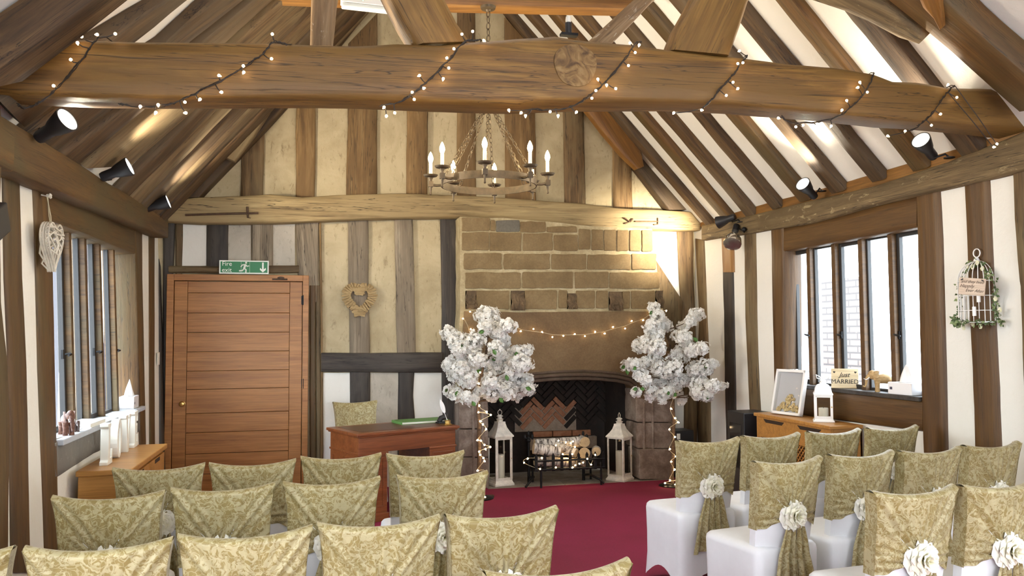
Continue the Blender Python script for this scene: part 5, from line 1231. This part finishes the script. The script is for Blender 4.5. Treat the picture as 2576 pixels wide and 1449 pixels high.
runs = [[(247, 92), (240, 100), (205, 150), (150, 215), (100, 258), (62, 272), (45, 262)], [(722, 112), (690, 106), (660, 135), (620, 165), (540, 210), (480, 240), (430, 262), (370, 268), (300, 262)],
        [(1205, 100), (1165, 108), (1130, 150), (1085, 195), (1040, 235), (1000, 258), (955, 266)], [(1612, 106), (1598, 110), (1575, 145), (1530, 200), (1490, 235), (1450, 262), (1400, 276), (1335, 274)],
        [(1880, 140), (1872, 150), (1850, 180), (1820, 215), (1790, 250), (1768, 270)], [(2198, 184), (2190, 205), (2170, 240), (2140, 270), (2090, 300), (2000, 310), (1965, 292)], [(2402, 216), (2390, 225), (2370, 250), (2340, 290), (2308, 318)]]
groups = []
def jig(P, a, seed):
    r_ = random.Random(seed); return [p + V((r_.uniform(-a, a), r_.uniform(-a * .3, a * .2), r_.uniform(-a, a))) for p in P]
for i, r_ in enumerate(runs):
    P = smoothpts([onp(x, y, WB) for x, y in r_], 6)
    wires = []; groups.append(wires)
    for k in range(3): wires.append(jig(P, .006, i * 7 + k))
    top = P[0]; wires.append([top, top + V((.02, .05, .02)), top + V((.06, .25, .02))])
BB = [(205, 92), (195, 108), (178, 150), (135, 216), (244, 87), (290, 85), (685, 86), (683, 148), (612, 166), (613, 182), (551, 190), (557, 232), (465, 257), (503, 250), (353, 268), (398, 264), (392, 283), (467, 284), (1162, 86), (1189, 79), (1217, 102), (1142, 123), (1124, 146), (1129, 171), (1115, 198), (1055, 190), (1066, 222), (1037, 232), (1042, 250), (966, 270), (972, 292), (993, 284), (1280, 277), (1311, 284), (1322, 291), (1384, 281), (1404, 291), (1450, 282), (1585, 108), (1608, 113), (1598, 132), (1581, 165), (1504, 199), (1526, 214), (1549, 223), (1499, 228), (1489, 247), (1695, 284), (1860, 128), (1869, 158), (1856, 160), (1844, 207), (1856, 223), (1827, 240), (1765, 277), (2163, 207), (2158, 220), (2182, 232), (2130, 253), (2118, 277), (1958, 297), (2002, 319), (2020, 315), (2055, 312), (2091, 317), (2407, 245), (2366, 287), (2343, 315), (2385, 213), (2233, 342), (2277, 330), (2508, 362), (2500, 370)]
bp = [onp(x, y, plY(4.066)) for x, y in BB]
allw = [(p, g_) for g_ in groups for w_ in g_ for p in w_]
for p in bp:       # a short lead from each bulb to the nearest cable
    q, g_ = min(allw, key=lambda z: (z[0] - p).length); m = p.lerp(q, .5) + V((0, -.008, -.008)); g_.append([p + V((0, .004, 0)), m, q])
string_lights('warm fairy lights on dark cable wound round the tie beam', groups, bp, CABLE, .0075, .0028)
cv2 = lambda x, y: (1150 + x / 3.37, 520 + y / 3.37)
YC = FY - .045
cw = [[onp(*cv2(*q), plY(YC)) for q in ((115, 1098), (105, 1060), (90, 1010), (70, 970), (50, 945))], smoothpts([onp(*cv2(*q), plY(YC)) for q in ((110, 890), (250, 960), (400, 1000), (500, 1022), (560, 1045), (720, 1066), (810, 1084), (900, 1088), (1000, 1085), (1080, 1084), (1170, 1070), (1250, 1058), (1322, 1035), (1424, 1010), (1480, 985), (1578, 950), (1632, 915), (1700, 890), (1773, 880))], 3)]
cb = [onp(*cv2(*q), plY(YC - .01)) for q in ((110, 890), (50, 948), (115, 1038), (115, 1098), (540, 1055), (647, 1037), (720, 1062), (808, 1105), (900, 1095), (997, 1080), (1083, 1098), (1170, 1060), (1252, 1075), (1322, 1020), (1424, 1033), (1480, 968), (1578, 962), (1632, 893), (1773, 882))]
string_lights('drooping row of fairy lights across the fireplace lintel', cw, cb, CABLE_W, .0085, .002)
c3 = lambda x, y: (1100 + x / 3.788, 900 + y / 3.788)
def tree_lights(lab, pxs, Y):
    pl = plY(Y - .05); P = [onp(*c3(*q), pl) for q in pxs]
    ordered = sorted(P, key=lambda p: -p.z); w_ = smoothpts([p + V((0, .02, 0)) for p in ordered], 4)
    return string_lights(lab, [w_], P, CABLE_W, .0095, .0025, 'tree fairy lights')
tree_lights('fairy lights spiralling down the trunk of the tree by the desk', [(408, 140), (395, 245), (400, 455), (392, 520), (470, 515), (510, 545), (410, 605), (435, 635), (465, 680), (385, 785), (415, 790), (450, 830), (505, 850), (460, 870), (400, 895), (410, 925), (440, 955), (450, 985), (385, 1075), (465, 1090), (455, 1330)], 7.85)
tree_lights('fairy lights spiralling down the trunk of the tree past the hearth', [(2265, 370), (2228, 485), (2265, 575), (2295, 615), (2213, 683), (2265, 755), (2217, 870), (2277, 940), (2230, 990), (2262, 1065), (2218, 1168), (2282, 1170), (2170, 1195), (2268, 1210)], Y2)

# ================================================================== FIRE BASKET
f0, f1 = onp(1362, 1228, plZ(.002)), onp(1511, 1219, plZ(.002)); fy = min(f0.y, f1.y) + .0
fb = thing('fire_basket', 'black iron fire basket with spiked bars on the hearth', 'fire basket', ((f0.x + f1.x) / 2, 8.20, 0))
bw = (f1.x - f0.x) / 2; zb0, zb1 = .20, .31; dep = .34
for s in (-1, 1):
    for yl in (0, dep): MB().tube([(s * bw, yl, 0.0035), (s * bw, yl, .24)], .012, 8).build('leg', IRON, fb, smooth=60)
mb = MB()
for z in (.185, .275): mb.tube([(-bw - .06, 0, z), (bw + .04, 0, z)], .011, 8)
for s in (-1.12, 1.08): mb.tube([(s * bw, 0, .185), (s * bw, dep, .185)], .011, 8); mb.tube([(s * bw, 0, .275), (s * bw, dep, .275)], .011, 8)
mb.tube([(-bw - .06, dep, .275), (bw + .04, dep, .275)], .011, 8)
for k in range(8): mb.tube([(-bw + bw * 2 * k / 7, 0, .19), (-bw + bw * 2 * k / 7, dep, .19)], .009, 6)
mb.build('grate_bars', IRON, fb, smooth=60)
for k in range(9):
    x = -bw - .05 + (2 * bw + .08) * k / 8
    mb = MB(); mb.extr([V((x - .015, -.004, .17)), V((x + .015, -.004, .17)), V((x + .015, -.004, .325)), V((x, -.004, .352)), V((x - .015, -.004, .325))], (0, .012, 0)); mb.build('spiked_bar', IRON, fb)
for px_, s in ((1330, -1), (1467, 1)):
    p = onp(px_, 1100, plY(8.50)); x = p.x - fb.location.x
    mb = MB(); yd = .30; zt2 = onp(px_, 1084, plY(8.5)).z
    mb.tube([(x, yd, .0035), (x, yd, zt2 - .06)], [.018, .013], 8); mb.ball((x, yd, zt2 - .10), .024, 10)
    for dx in (-.04, 0, .04): mb.ball((x + dx, yd, zt2 - (.03 if dx == 0 else .065)), .02, 8, .8, .6, 1.6)
    mb.tube([(x - .05, yd, zt2 - .075), (x + .05, yd, zt2 - .075)], .008, 6)
    mb.tube([(x, yd, .06), (x + s * -.0 - .0, yd - .2, .10), (x - .08 * (1 if s < 0 else -1), yd - .3, .06), (x - .12 * (1 if s < 0 else -1), yd - .32, .02)], .012, 8)
    mb.build('fire_dog', IRON, fb, smooth=50)
BIRCH_M, _nt, _b = nodes('birch_bark')
_c = ramp(_nt, noi(_nt, objcoord(_nt, (14, 3, 3)), 3, 6, .7, .6), [(.40, (.06, .05, .045)), (.50, (.50, .45, .40)), (.62, (.74, .70, .64))]); _nt.links.new(_c, _b.inputs['Base Color']); _b.inputs['Roughness'].default_value = .8
CUT = plain('cut_wood', (.50, .36, .20), .8, nz=.2, nscale=25)
def log(pa, pb, r, lab):
    pa, pb = V(pa), V(pb); d = pb - pa; t = thing('birch_log', lab, 'log', pa, 0, 'birch logs in the fire basket')
    t.rotation_mode = 'QUATERNION'; t.rotation_quaternion = d.to_track_quat('X', 'Z'); L = d.length
    mb = MB(); n = 8; mb.rings([[V((L * k / n, r * (1 + .05 * math.sin(k * 2 + j)) * math.cos(2 * math.pi * j / 14), r * (1 + .05 * math.cos(k * 3 + j)) * math.sin(2 * math.pi * j / 14))) for j in range(14)] for k in range(n + 1)], True, False); mb.build('bark', BIRCH_M, t, smooth=60)
    for x in (0, L): MB().lathe([(r * .99, -.0015), (r * .99, .0015), (.001, .002)], 14, Matrix.Translation((x, 0, 0)) @ Matrix.Rotation(R(90), 4, 'Y')).build('cut_end', CUT, t)
g = lambda px, py, y: onp(px, py, plY(y))
log(g(1342, 1128, 8.32), g(1408, 1136, 8.30), .058, 'white birch log lying lengthwise on top, at the left of the heap')
log(g(1345, 1118, 8.46), g(1468, 1110, 8.45), .055, 'long grey birch log along the back of the heap')
log(g(1398, 1122, 8.42), g(1450, 1140, 8.26), .048, 'birch log slanting towards the front of the heap')
log(g(1462, 1108, 8.50), g(1472, 1112, 8.36), .055, 'short birch log standing behind the heap')
log(g(1476, 1145, 8.46), g(1470, 1140, 8.27), .060, 'birch log with pale round cut end facing the room')
log(g(1500, 1132, 8.42), g(1500, 1136, 8.26), .048, 'birch log at the end of the heap by the right lantern')
log(g(1345, 1160, 8.40), g(1470, 1165, 8.40), .050, 'birch log at the bottom of the heap')
bl = [onp(*c3(*q), plY(8.19)) for q in ((1155, 790), (1225, 805), (1293, 797), (1272, 812), (1130, 835), (1312, 850), (1195, 918), (1287, 918), (997, 955), (863, 960), (827, 1000), (980, 1060), (1130, 1045), (1290, 1045), (1315, 1025), (1355, 1010), (1390, 998), (1430, 963), (1465, 1018), (1505, 925))]
string_lights('fairy lights tangled over the birch logs in the fire basket', [smoothpts([p + V((0, .012, 0)) for p in bl], 4)], bl, CABLE_W, .0085, .002)
lamp('fire_basket_glow', 'POINT', (2.58, 8.36, .30), .8, (1, .62, .25), size=.05)

# ================================================================== CHANDELIER
CH = V((onp(1230, 460, plY(6.0)).x, 6.0, 2.735))
cz = 4.10 - CH.z
cd_ = thing('chandelier', 'round black iron chandelier with eight candle bulbs hanging on chains', 'chandelier', CH)
RR = .355; mb = MB(); n = 48
mb.rings([[V(((RR + a) * math.cos(2 * math.pi * j / n), (RR + a) * math.sin(2 * math.pi * j / n), z)) for a, z in ((0, -.028), (.008, -.028), (.008, .028), (0, .028))] for j in range(n)], True, False, loop=True)
mb.build('ring_band', CHAND, cd_, smooth=40)
def link(mb, c, d, L, w_, r_, flip):
    d = d.normalized(); a = d.orthogonal().normalized(); b_ = d.cross(a); s = a if flip else b_
    mb.tube([c + d * (L / 2 * math.sin(2 * math.pi * k / 10)) + s * (w_ / 2 * math.cos(2 * math.pi * k / 10)) for k in range(10)], r_, 5, loop=True)
def chain(p0, p1, parent, L=.045, w_=.022, r_=.003, name='chain'):
    p0, p1 = V(p0), V(p1); d = p1 - p0; k = max(2, int(d.length / (L * .78))); mb = MB()
    for i in range(k): link(mb, p0 + d * ((i + .5) / k), d, L, w_, r_, i % 2)
    return mb.build(name, CHAND, parent, smooth=60)
apex = V((0, 0, 3.34 - CH.z))
for k in range(8):
    an = R(27 + 45.5 * k); dr = V((math.cos(an), math.sin(an), 0)); c = dr * .445
    mb = MB(); mb.tube([dr * RR + V((0, 0, -.01)), dr * .40 + V((0, 0, -.012)), c + V((0, 0, -.005))], .010, 6)
    mb.lathe([(.002, -.085), (.009, -.08), (.006, -.06), (.011, -.02), (.016, .0), (.011, .03), (.02, .05), (.048, .058), (.056, .070), (.05, .070), (.02, .064), (.002, .064)], 18, Matrix.Translation(c)); 
    mb.box(c + V((-.018, -.018, -.022)), c + V((.018, .018, .018)))
    arm = mb.build('candle_arm', CHAND, cd_, smooth=35)
    MB().lathe([(.0135, .066), (.0135, .16), (.010, .162)], 14, Matrix.Translation(c)).build('candle_sleeve', SLEEVE, arm, smooth=40)
    lit = k != 0
    bl_ = MB().lathe([(.008, .160), (.014, .17), (.0205, .192), (.018, .21), (.010, .232), (.0015, .247)], 14, Matrix.Translation(c)).build('candle_bulb', BULB_ON if lit else CLEAR, arm, smooth=60)
    if lit: lamp('candle_light', 'POINT', CH + c + V((0, 0, .2)), 10.5, WARM, size=.03)
    chain(dr * RR + V((0, 0, .03)), apex + dr * .02, cd_)
chain(apex, (0, 0, cz - .03), cd_, .06, .03, .004, 'main_chain')
MB().lathe([(.002, cz - .045), (.012, cz - .04), (.02, cz - .025), (.055, cz - .018), (.06, cz), (.002, cz)], 24).build('ceiling_canopy', CHAND, cd_, smooth=40)
mb = MB(); n = 16; mb.tube([apex + V((.02 * math.cos(2 * math.pi * j / n), 0, .02 * math.sin(2 * math.pi * j / n))) for j in range(n)], .005, 6, loop=True); mb.build('apex_ring', CHAND, cd_, smooth=60)

# ================================================================== SPOTLIGHTS
def spot(lab, base, lens, power, aim=None, col=WARMW, k=1.0, angle=135, lit=True, facing=None, grp='spotlights on the wall plates', body=BLACKP):
    base, lens = V(base), V(lens); t = thing('spotlight', lab, 'spotlight', base, 0, grp)
    f = (V(facing)).normalized(); rl = lens - base; r = .062 * k; L = .20 * k
    Mx = Matrix.Translation(rl - f * L) @ f.to_track_quat('Z', 'Y').to_matrix().to_4x4()
    mb = MB(); mb.lathe([(.002, 0), (.030 * k, .002), (.034 * k, .02), (.034 * k, .085 * k), (.045 * k, .11 * k), (r, L - .02), (r * 1.05, L), (r * .93, L), (r * .9, L - .012), (.002, L - .014)], 24, Mx); mb.build('housing', body, t, smooth=40)
    MB().lathe([(.002, L - .008), (r * .88, L - .008), (r * .88, L - .004), (.002, L - .002)], 24, Mx).build('lens', LENS_ON if lit else CHROME, t)
    mid = rl - f * (L * .72); mb = MB()
    mb.lathe([(.035 * k, 0), (.036 * k, .006), (.012, .012), (.002, .012)], 16); mb.tube([(0, 0, .005), (mid.x * .2, mid.y * .2, .03), mid * .8 + V((0, 0, -.03)), mid], .007, 8); mb.build('bracket', CHROME if False else IRON, t, smooth=50)
    if lit:
        lamp('spot_beam', 'SPOT', lens + f * .012, power, col, aim=(lens + f) if aim is None else aim, size=.05, angle=angle, blend=1)
    return t
def onplate(px, py, x): return onp(px, py, plX(x))
fL = (.80, -.35, .50)
b = onplate(88, 330, -1.46); l = onp(170, 300, plX(b.x + .22)); spot('lit black spotlight below the beam end, nearest on the window side', b, l, 130, facing=(.78, -.42, .42), k=1.0, angle=112)
b = onplate(268, 452, -1.46); l = onp(327, 418, plX(b.x + .22)); spot('lit black spotlight in the middle of the window side plate', b, l, 170, facing=(.92, -.08, .42))
b = onplate(385, 521, -1.46); l = onp(424, 507, plX(b.x + .2)); spot('lit black spotlight nearest the gable on the window side', b, l, 170, facing=(.93, .0, .36))
b = onplate(2388, 398, 4.18); l = onp(2316, 352, plX(b.x - .22)); spot('lit black spotlight just under the beam on the birdcage side', b, l, 110, facing=(-.80, -.35, .48))
b = onplate(2068, 482, 4.18); l = onp(2019, 462, plX(b.x - .20)); spot('lit black spotlight halfway along the birdcage side plate', b, l, 150, facing=(-.80, -.35, .48))
# the pair at the far corner: one black, one bare reflector lamp
b = onplate(1862, 560, 4.19); l = onp(1806, 560, plX(b.x - .16)); tt = spot('black spotlight turned to the chimney above the bare reflector lamp', b, l, 230, facing=(-.55, .80, -.22), angle=80, aim=onp(1655, 600, plY(8.5)))
b = onplate(1872, 577, 4.17)
fl = thing('reflector_lamp', 'unlit bare silver reflector lamp hanging off the plate corner', 'lamp', b, 0); f = V((-.45, -.45, -.78)).normalized(); c = onp(1844, 604, plX(b.x - .09)) - b
Mx = Matrix.Translation(c) @ f.to_track_quat('Z', 'Y').to_matrix().to_4x4() @ Matrix.Scale(1.4, 4)
GLS = plain('silvered_glass', (.70, .68, .62), .10, .9)
MB().lathe([(.016, -.11), (.018, -.07), (.035, -.05), (.058, -.01), (.066, .03), (.064, .04)], 24, Mx).build('reflector', GLS, fl, smooth=60)
MB().lathe([(.064, .038), (.062, .046), (.03, .056), (.001, .058)], 24, Mx).build('front_glass', CLEAR, fl, smooth=60)
MB().lathe([(.022, -.15), (.024, -.14), (.024, -.09), (.002, -.09)], 16, Mx).build('lampholder', BLACKP, fl, smooth=40)
mb = MB(); mb.tube([V((0, 0, 0)), V((-.01, -.02, -.03)), c - f * .19], .008, 8); mb.ball((0.0, 0, 0), .026, 10); mb.build('bracket', IRON, fl, smooth=60)
# little spotlight standing on the beam
p = onp(1430, 90, plY(4.2)); t = thing('spotlight', 'small spotlight standing on the tie beam above the sawn knot', 'spotlight', p, 0, None)
mb = MB(); mb.box((-.045, -.02, -.002), (.05, .02, .012)); mb.build('bracket', IRON, t); MB().lathe([(.002, .0), (.018, .002), (.018, .06), (.002, .062)], 16, Matrix.Translation((0, 0, .012))).build('housing', BLACKP, t, smooth=40)
MB().lathe([(.014, .062), (.016, .075), (.013, .095), (.001, .096)], 16, Matrix.Translation((0, 0, .012))).build('lamp_glass', plain('frosted_glass', (.7, .68, .6), .4), t, smooth=40)
# emergency light batten
a, b = onp(877, 2, plY(5.80)), onp(1012, 28, plY(5.80)); t = thing('emergency_light', 'white emergency light batten with a green dot, left of the raking strut', 'light fitting', ((a.x + b.x) / 2, 5.80, b.z), R(4))
wl = (b.x - a.x) / 2 + .05; MB().box((-wl, 0, .03), (wl, .09, .11)).build('housing', WHITE_PT, t, bevel=.004)
MB().box((-wl + .005, .008, .0), (wl - .005, .082, .032)).build('diffuser', plain('clear_diffuser', (.75, .80, .78), .2), t, bevel=.01)
MB().ball((-.09, .004, .05), .005, 8).build('indicator', plain('green_led', (.1, .9, .4), .4, emit=(.1, 1, .4), estr=12), t)
mb = MB(); mb.tube([(-wl * .6, .05, .10), (-wl * .6, .09, .36)], .008, 6); mb.tube([(wl * .6, .05, .10), (wl * .6, .09, .36)], .008, 6); mb.build('hanger', WHITE_PT, t)

# ================================================================== BIRDCAGE
p = onp(2466, 812, plR(.022)); bc = thing('bird_cage', 'white half-round wire birdcage with ivy and a small sign', 'birdcage', p)
Rc, Hc, Hd = .155, .34, .17; wr = .0032
def cp(t, z, k=1.0): return V((-Rc * k * math.cos(t), Rc * k * math.sin(t), z))     # t from -90..90 deg, x away from the wall is negative
MB().extr([cp(R(a_), 0, 1.12) for a_ in range(-90, 91, 10)], (0, 0, .010)).build('base', WHITE_PT, bc)
for i in range(13):
    t_ = R(-90 + 15 * i); mb = MB(); pts = [cp(t_, .01), cp(t_, Hc)] + [cp(t_, Hc + Hd * math.sin(R(q_)), math.cos(R(q_))) for q_ in range(10, 90, 10)] + [V((0, 0, Hc + Hd))]
    mb.tube(pts, wr, 5); mb.build('cage_bar', WHITE_PT, bc, smooth=60)
mb = MB()
for z in (.10, .22, Hc): mb.tube([cp(R(a_), z) for a_ in range(-90, 91, 10)], wr, 5)
mb.build('cage_hoop', WHITE_PT, bc, smooth=60)
mb = MB(); n = 24; mb.tube([V((-.01, .035 * math.cos(2 * math.pi * j / n), Hc + Hd + .065 + .035 * math.sin(2 * math.pi * j / n))) for j in range(n)], .005, 6, loop=True); mb.lathe([(.03, Hc + Hd - .01), (.02, Hc + Hd + .015), (.012, Hc + Hd + .03), (.001, Hc + Hd + .032)], 12, Matrix.Translation((-.012, 0, 0))); mb.build('hanging_ring', WHITE_PT, bc, smooth=60)
for (yy, zz_) in ((-.10, .255), (-.115, .165), (-.09, .055)):
    pos = V((-math.sqrt(max(0, Rc ** 2 - yy ** 2)) - .012, yy, zz_)); MB().lathe([(.015, 0), (.015, .07), (.012, .075), (.001, .075)], 12, Matrix.Translation(pos)).build('tiny_candle', WHITE_PT, bc, smooth=40)
IVY = [plain('ivy_green', (.075, .12, .04), .6, nz=.3), plain('ivy_pale', (.20, .26, .11), .6, nz=.2)]
PET = plain('cream_silk_flower', (.74, .72, .50), .7)
rnd = random.Random(17)
def ivy_strand(path, nl, spread):
    mb = MB(); mb.tube(path, .003, 5); st = mb.build('ivy_stem', IVY[0], bc)
    for k in range(nl):
        t_ = rnd.random() * (len(path) - 1); i = int(t_); c = V(path[i]).lerp(V(path[min(i + 1, len(path) - 1)]), t_ - i) + V((rnd.uniform(-.5, .5) * spread, rnd.uniform(-1, 1) * spread, rnd.uniform(-1, 1) * spread))
        c.x = min(c.x, -.012)
        d = V((rnd.uniform(-.8, .0), rnd.uniform(-1, 1), rnd.uniform(-1, .8))).normalized(); f = d.cross(V((1, .2, .1))).normalized(); s = rnd.uniform(.016, .026)
        nn = d.cross(f)
        mbl = MB() if k % 1 == 0 else mbl
        mbl.add([c, c + d * s * .6 + f * s * .5 + nn * .004, c + d * s * 1.4, c + d * s * .6 - f * s * .5 + nn * .004], [(0, 1, 2, 3)]); LEAVES[k % 2].v.extend([]) if False else None
        LEAVES[0 if rnd.random() < .65 else 1].add(mbl.v[-4:], [(0, 1, 2, 3)])
LEAVES = [MB(), MB()]
arc = lambda t0, t1, z0, z1, k, n=14: [V((min(-.01, cp(R(t0 + (t1 - t0) * i / n), 0, k).x - .008), cp(R(t0 + (t1 - t0) * i / n), 0, k).y, z0 + (z1 - z0) * i / n + .012 * math.sin(i * 1.7))) for i in range(n + 1)]
ivy_strand([V((-.02, .17, .0)), V((-.025, .18, .1)), V((-.02, .175, .2)), V((-.03, .17, .3)), V((-.03, .13, .40)), V((-.03, .06, .48)), V((-.04, 0, .50))], 85, .028)
ivy_strand([V((-.04, 0, .50)), V((-.03, -.07, .47)), V((-.03, -.13, .40)), V((-.025, -.18, .33)), V((-.02, -.20, .22)), V((-.02, -.19, .12)), V((-.02, -.21, .02)), V((-.02, -.23, -.02))], 110, .034)
ivy_strand(arc(-90, 90, .0, .0, 1.15), 70, .026)
ivy_strand([V((-.15, .06, .0)), V((-.15, .10, .02)), V((-.10, .15, .03)), V((-.04, .18, .06))], 50, .035)
LEAVES[0].build('ivy_leaves', IVY[0], bc, recalc=False); LEAVES[1].build('ivy_leaves', IVY[1], bc, recalc=False)
for (y_, z_) in ((.06, .47), (.0, .46), (-.05, .49), (-.14, .38), (.20, .20), (-.20, .19), (-.24, .10), (.02, -.01), (-.06, -.03), (.14, -.04), (-.1, .44), (.16, .36)):
    mb = MB(); c = V((-.05 if abs(y_) < .12 else -.03, y_, z_))
    for m_ in range(6):
        an = m_ * math.pi / 3; e = V((-.3, math.cos(an), math.sin(an))).normalized(); f = e.cross(V((-1, 0, 0))).normalized()
        mb.grid(2, 3, lambda u, v: c + e * (.022 * v) + f * (.011 * math.sin(1 + 1.6 * v) * (2 * u - 1)))
    mb.ball(c, .007, 6); mb.build('silk_flower', PET, bc, recalc=False)
bc.scale = (.8, .8, .8)
tg = thing('hanging_tag', 'small wooden tag tied on the birdcage reading Happily Ever After', 'sign', tuple(onp(2445, 721, plX(p.x - .142))))
PINK = wood('tag_plank', (.50, .38, .27), (.60, .47, .36), (.66, .54, .42), rough=.7, var=0, crack=.05, sc=2)
rot = Matrix.Rotation(R(-72), 4, 'Z') @ Matrix.Rotation(R(7), 4, 'Y')
tg.rotation_euler = rot.to_euler()
MB().box((-.085, -.002, -.055), (.085, .004, .055)).build('tag_board', PINK, tg, bevel=.002)
SEP = plain('brown_script_ink', (.10, .07, .05), .7)
text('and they lived', 'lettering', SEP, tg, (0, -.0028, .030), (R(90), 0, 0), .026, .0004, .4); text('Happily', 'lettering', SEP, tg, (-.032, -.0028, .002), (R(90), 0, 0), .030, .0004, .4); text('Ever After', 'lettering', SEP, tg, (.020, -.0028, -.026), (R(90), 0, 0), .028, .0004, .4)
for s in (-1, 1): mb = MB(); mb.tube([(s * .072, -.004, .040), (s * .06, -.004, .046)], .004, 6); mb.build('ribbon_tie', BLACKP, tg)

# ================================================================== BLACK CASES, FLOOR BOX, IRONWORK
p = onp(1884, 1052, plX(4.02)); t = thing('equipment_case', 'tall black case standing between studs and the lattice cabinet', 'case', (4.06, 7.18, 0))
MB().box((-.15, -.16, .02), (.15, .16, .83)).build('body', BLACKP, t, bevel=.008); MB().box((-.155, -.11, .30), (-.149, .11, .72)).build('front_panel', plain('gloss_black', (.006, .006, .007), .1), t, bevel=.003); MB().box((-.14, -.15, 0), (.14, .15, .02)).build('feet', BLACKP, t)
p = onp(1704, 1082, plY(8.45)); t = thing('loudspeaker', 'black loudspeaker on the floor behind the flowering tree', 'speaker', (p.x + .05, 8.50, 0))
MB().box((-.115, -.12, .012), (.115, .12, p.z)).build('cabinet', BLACKP, t, bevel=.008); MB().box((-.10, -.126, .05), (.10, -.119, p.z - .10)).build('grille', plain('speaker_grille', (.02, .02, .02), .9), t); MB().box((-.09, -.1225, p.z - .09), (-.05, -.119, p.z - .03)).build('paper_label', PAGE, t); MB().box((-.1, -.1, 0), (.1, .1, .012)).build('feet', BLACKP, t)
p = onp(1231, 1249, plZ(0)); tag(MB().box((p.x - .045, p.y - .03, 0), (p.x + .045, p.y + .03, .012)).build('floor_box', RUST, bevel=.003), 'small grey floor box in the carpet by the tree at the desk', 'floor box')
def ironwork(name, px, y, lab, r=.008):
    mb = MB()
    for run in px: mb.tube([onp(a_, b_, plY(y)) for a_, b_ in run], r, 6)
    o = recenter(mb.build(name, RUST, smooth=60)); tag(o, lab, 'ironwork')
ironwork('iron_strap', [[(466, 541), (520, 539), (600, 537), (650, 536)], [(622, 520), (624, 548)], [(628, 548), (628, 549)]], 8.485, 'rusty iron strap nailed on the long rail over the door', .011)
ironwork('iron_hook', [[(1570, 548), (1585, 558), (1572, 562)], [(1585, 558), (1592, 550)]], 8.485, 'small rusty forked iron on the long rail over the chimney', .010)
ironwork('iron_hook', [[(1598, 557), (1655, 557)], [(1655, 548), (1655, 564), (1645, 565)]], 8.485, 'thin rusty iron hook near the chimney end of the rail', .007)
p = onp(398, 902, plL(.012)); tag(MB().box((p.x - .002, p.y - .05, p.z - .06), (p.x + .004, p.y + .05, p.z + .06)).build('wall_notice', PAGE), 'small faded paper notice on the white strip by the door corner', 'notice')
p = onp(-24, 548, plL(.30)); t = thing('loudspeaker', 'black wall loudspeaker with one corner at the picture edge', 'speaker', p)
MB().box((-.08, -.22, -.06), (.06, .02, .06), mat=Matrix.Rotation(R(25), 4, 'X')).build('cabinet', BLACKP, t, bevel=.006); mb = MB(); mb.tube([(-.05, -.1, .0), (-.30, -.1, .03)], .012, 8); mb.build('bracket', IRON, t)
# ================================================================== finishing
bpy.context.view_layer.update()
dg = bpy.context.evaluated_depsgraph_get()
for o in [o for o in COL.objects if o.type == 'FONT']:       # lettering becomes plain mesh
    me = bpy.data.meshes.new_from_object(o.evaluated_get(dg)); n = bpy.data.objects.new('tmp', me); COL.objects.link(n)
    n.parent = o.parent; n.matrix_local = o.matrix_local.copy(); nm = o.name; bpy.data.objects.remove(o); n.name = nm
FRAME = ('gable_stud', 'gable_rail', 'gable_rafter', 'rafter', 'principal_rafter', 'wall_stud', 'wall_plate', 'window_post', 'window_lintel', 'window_sill_beam', 'eaves_board', 'truss_post', 'door_post', 'chimney_brace', 'gable_brace', 'roof_brace', 'wind_brace')
for o in COL.objects:
    if o.parent is None and o.name.split('.')[0] in FRAME: o['kind'] = 'structure'
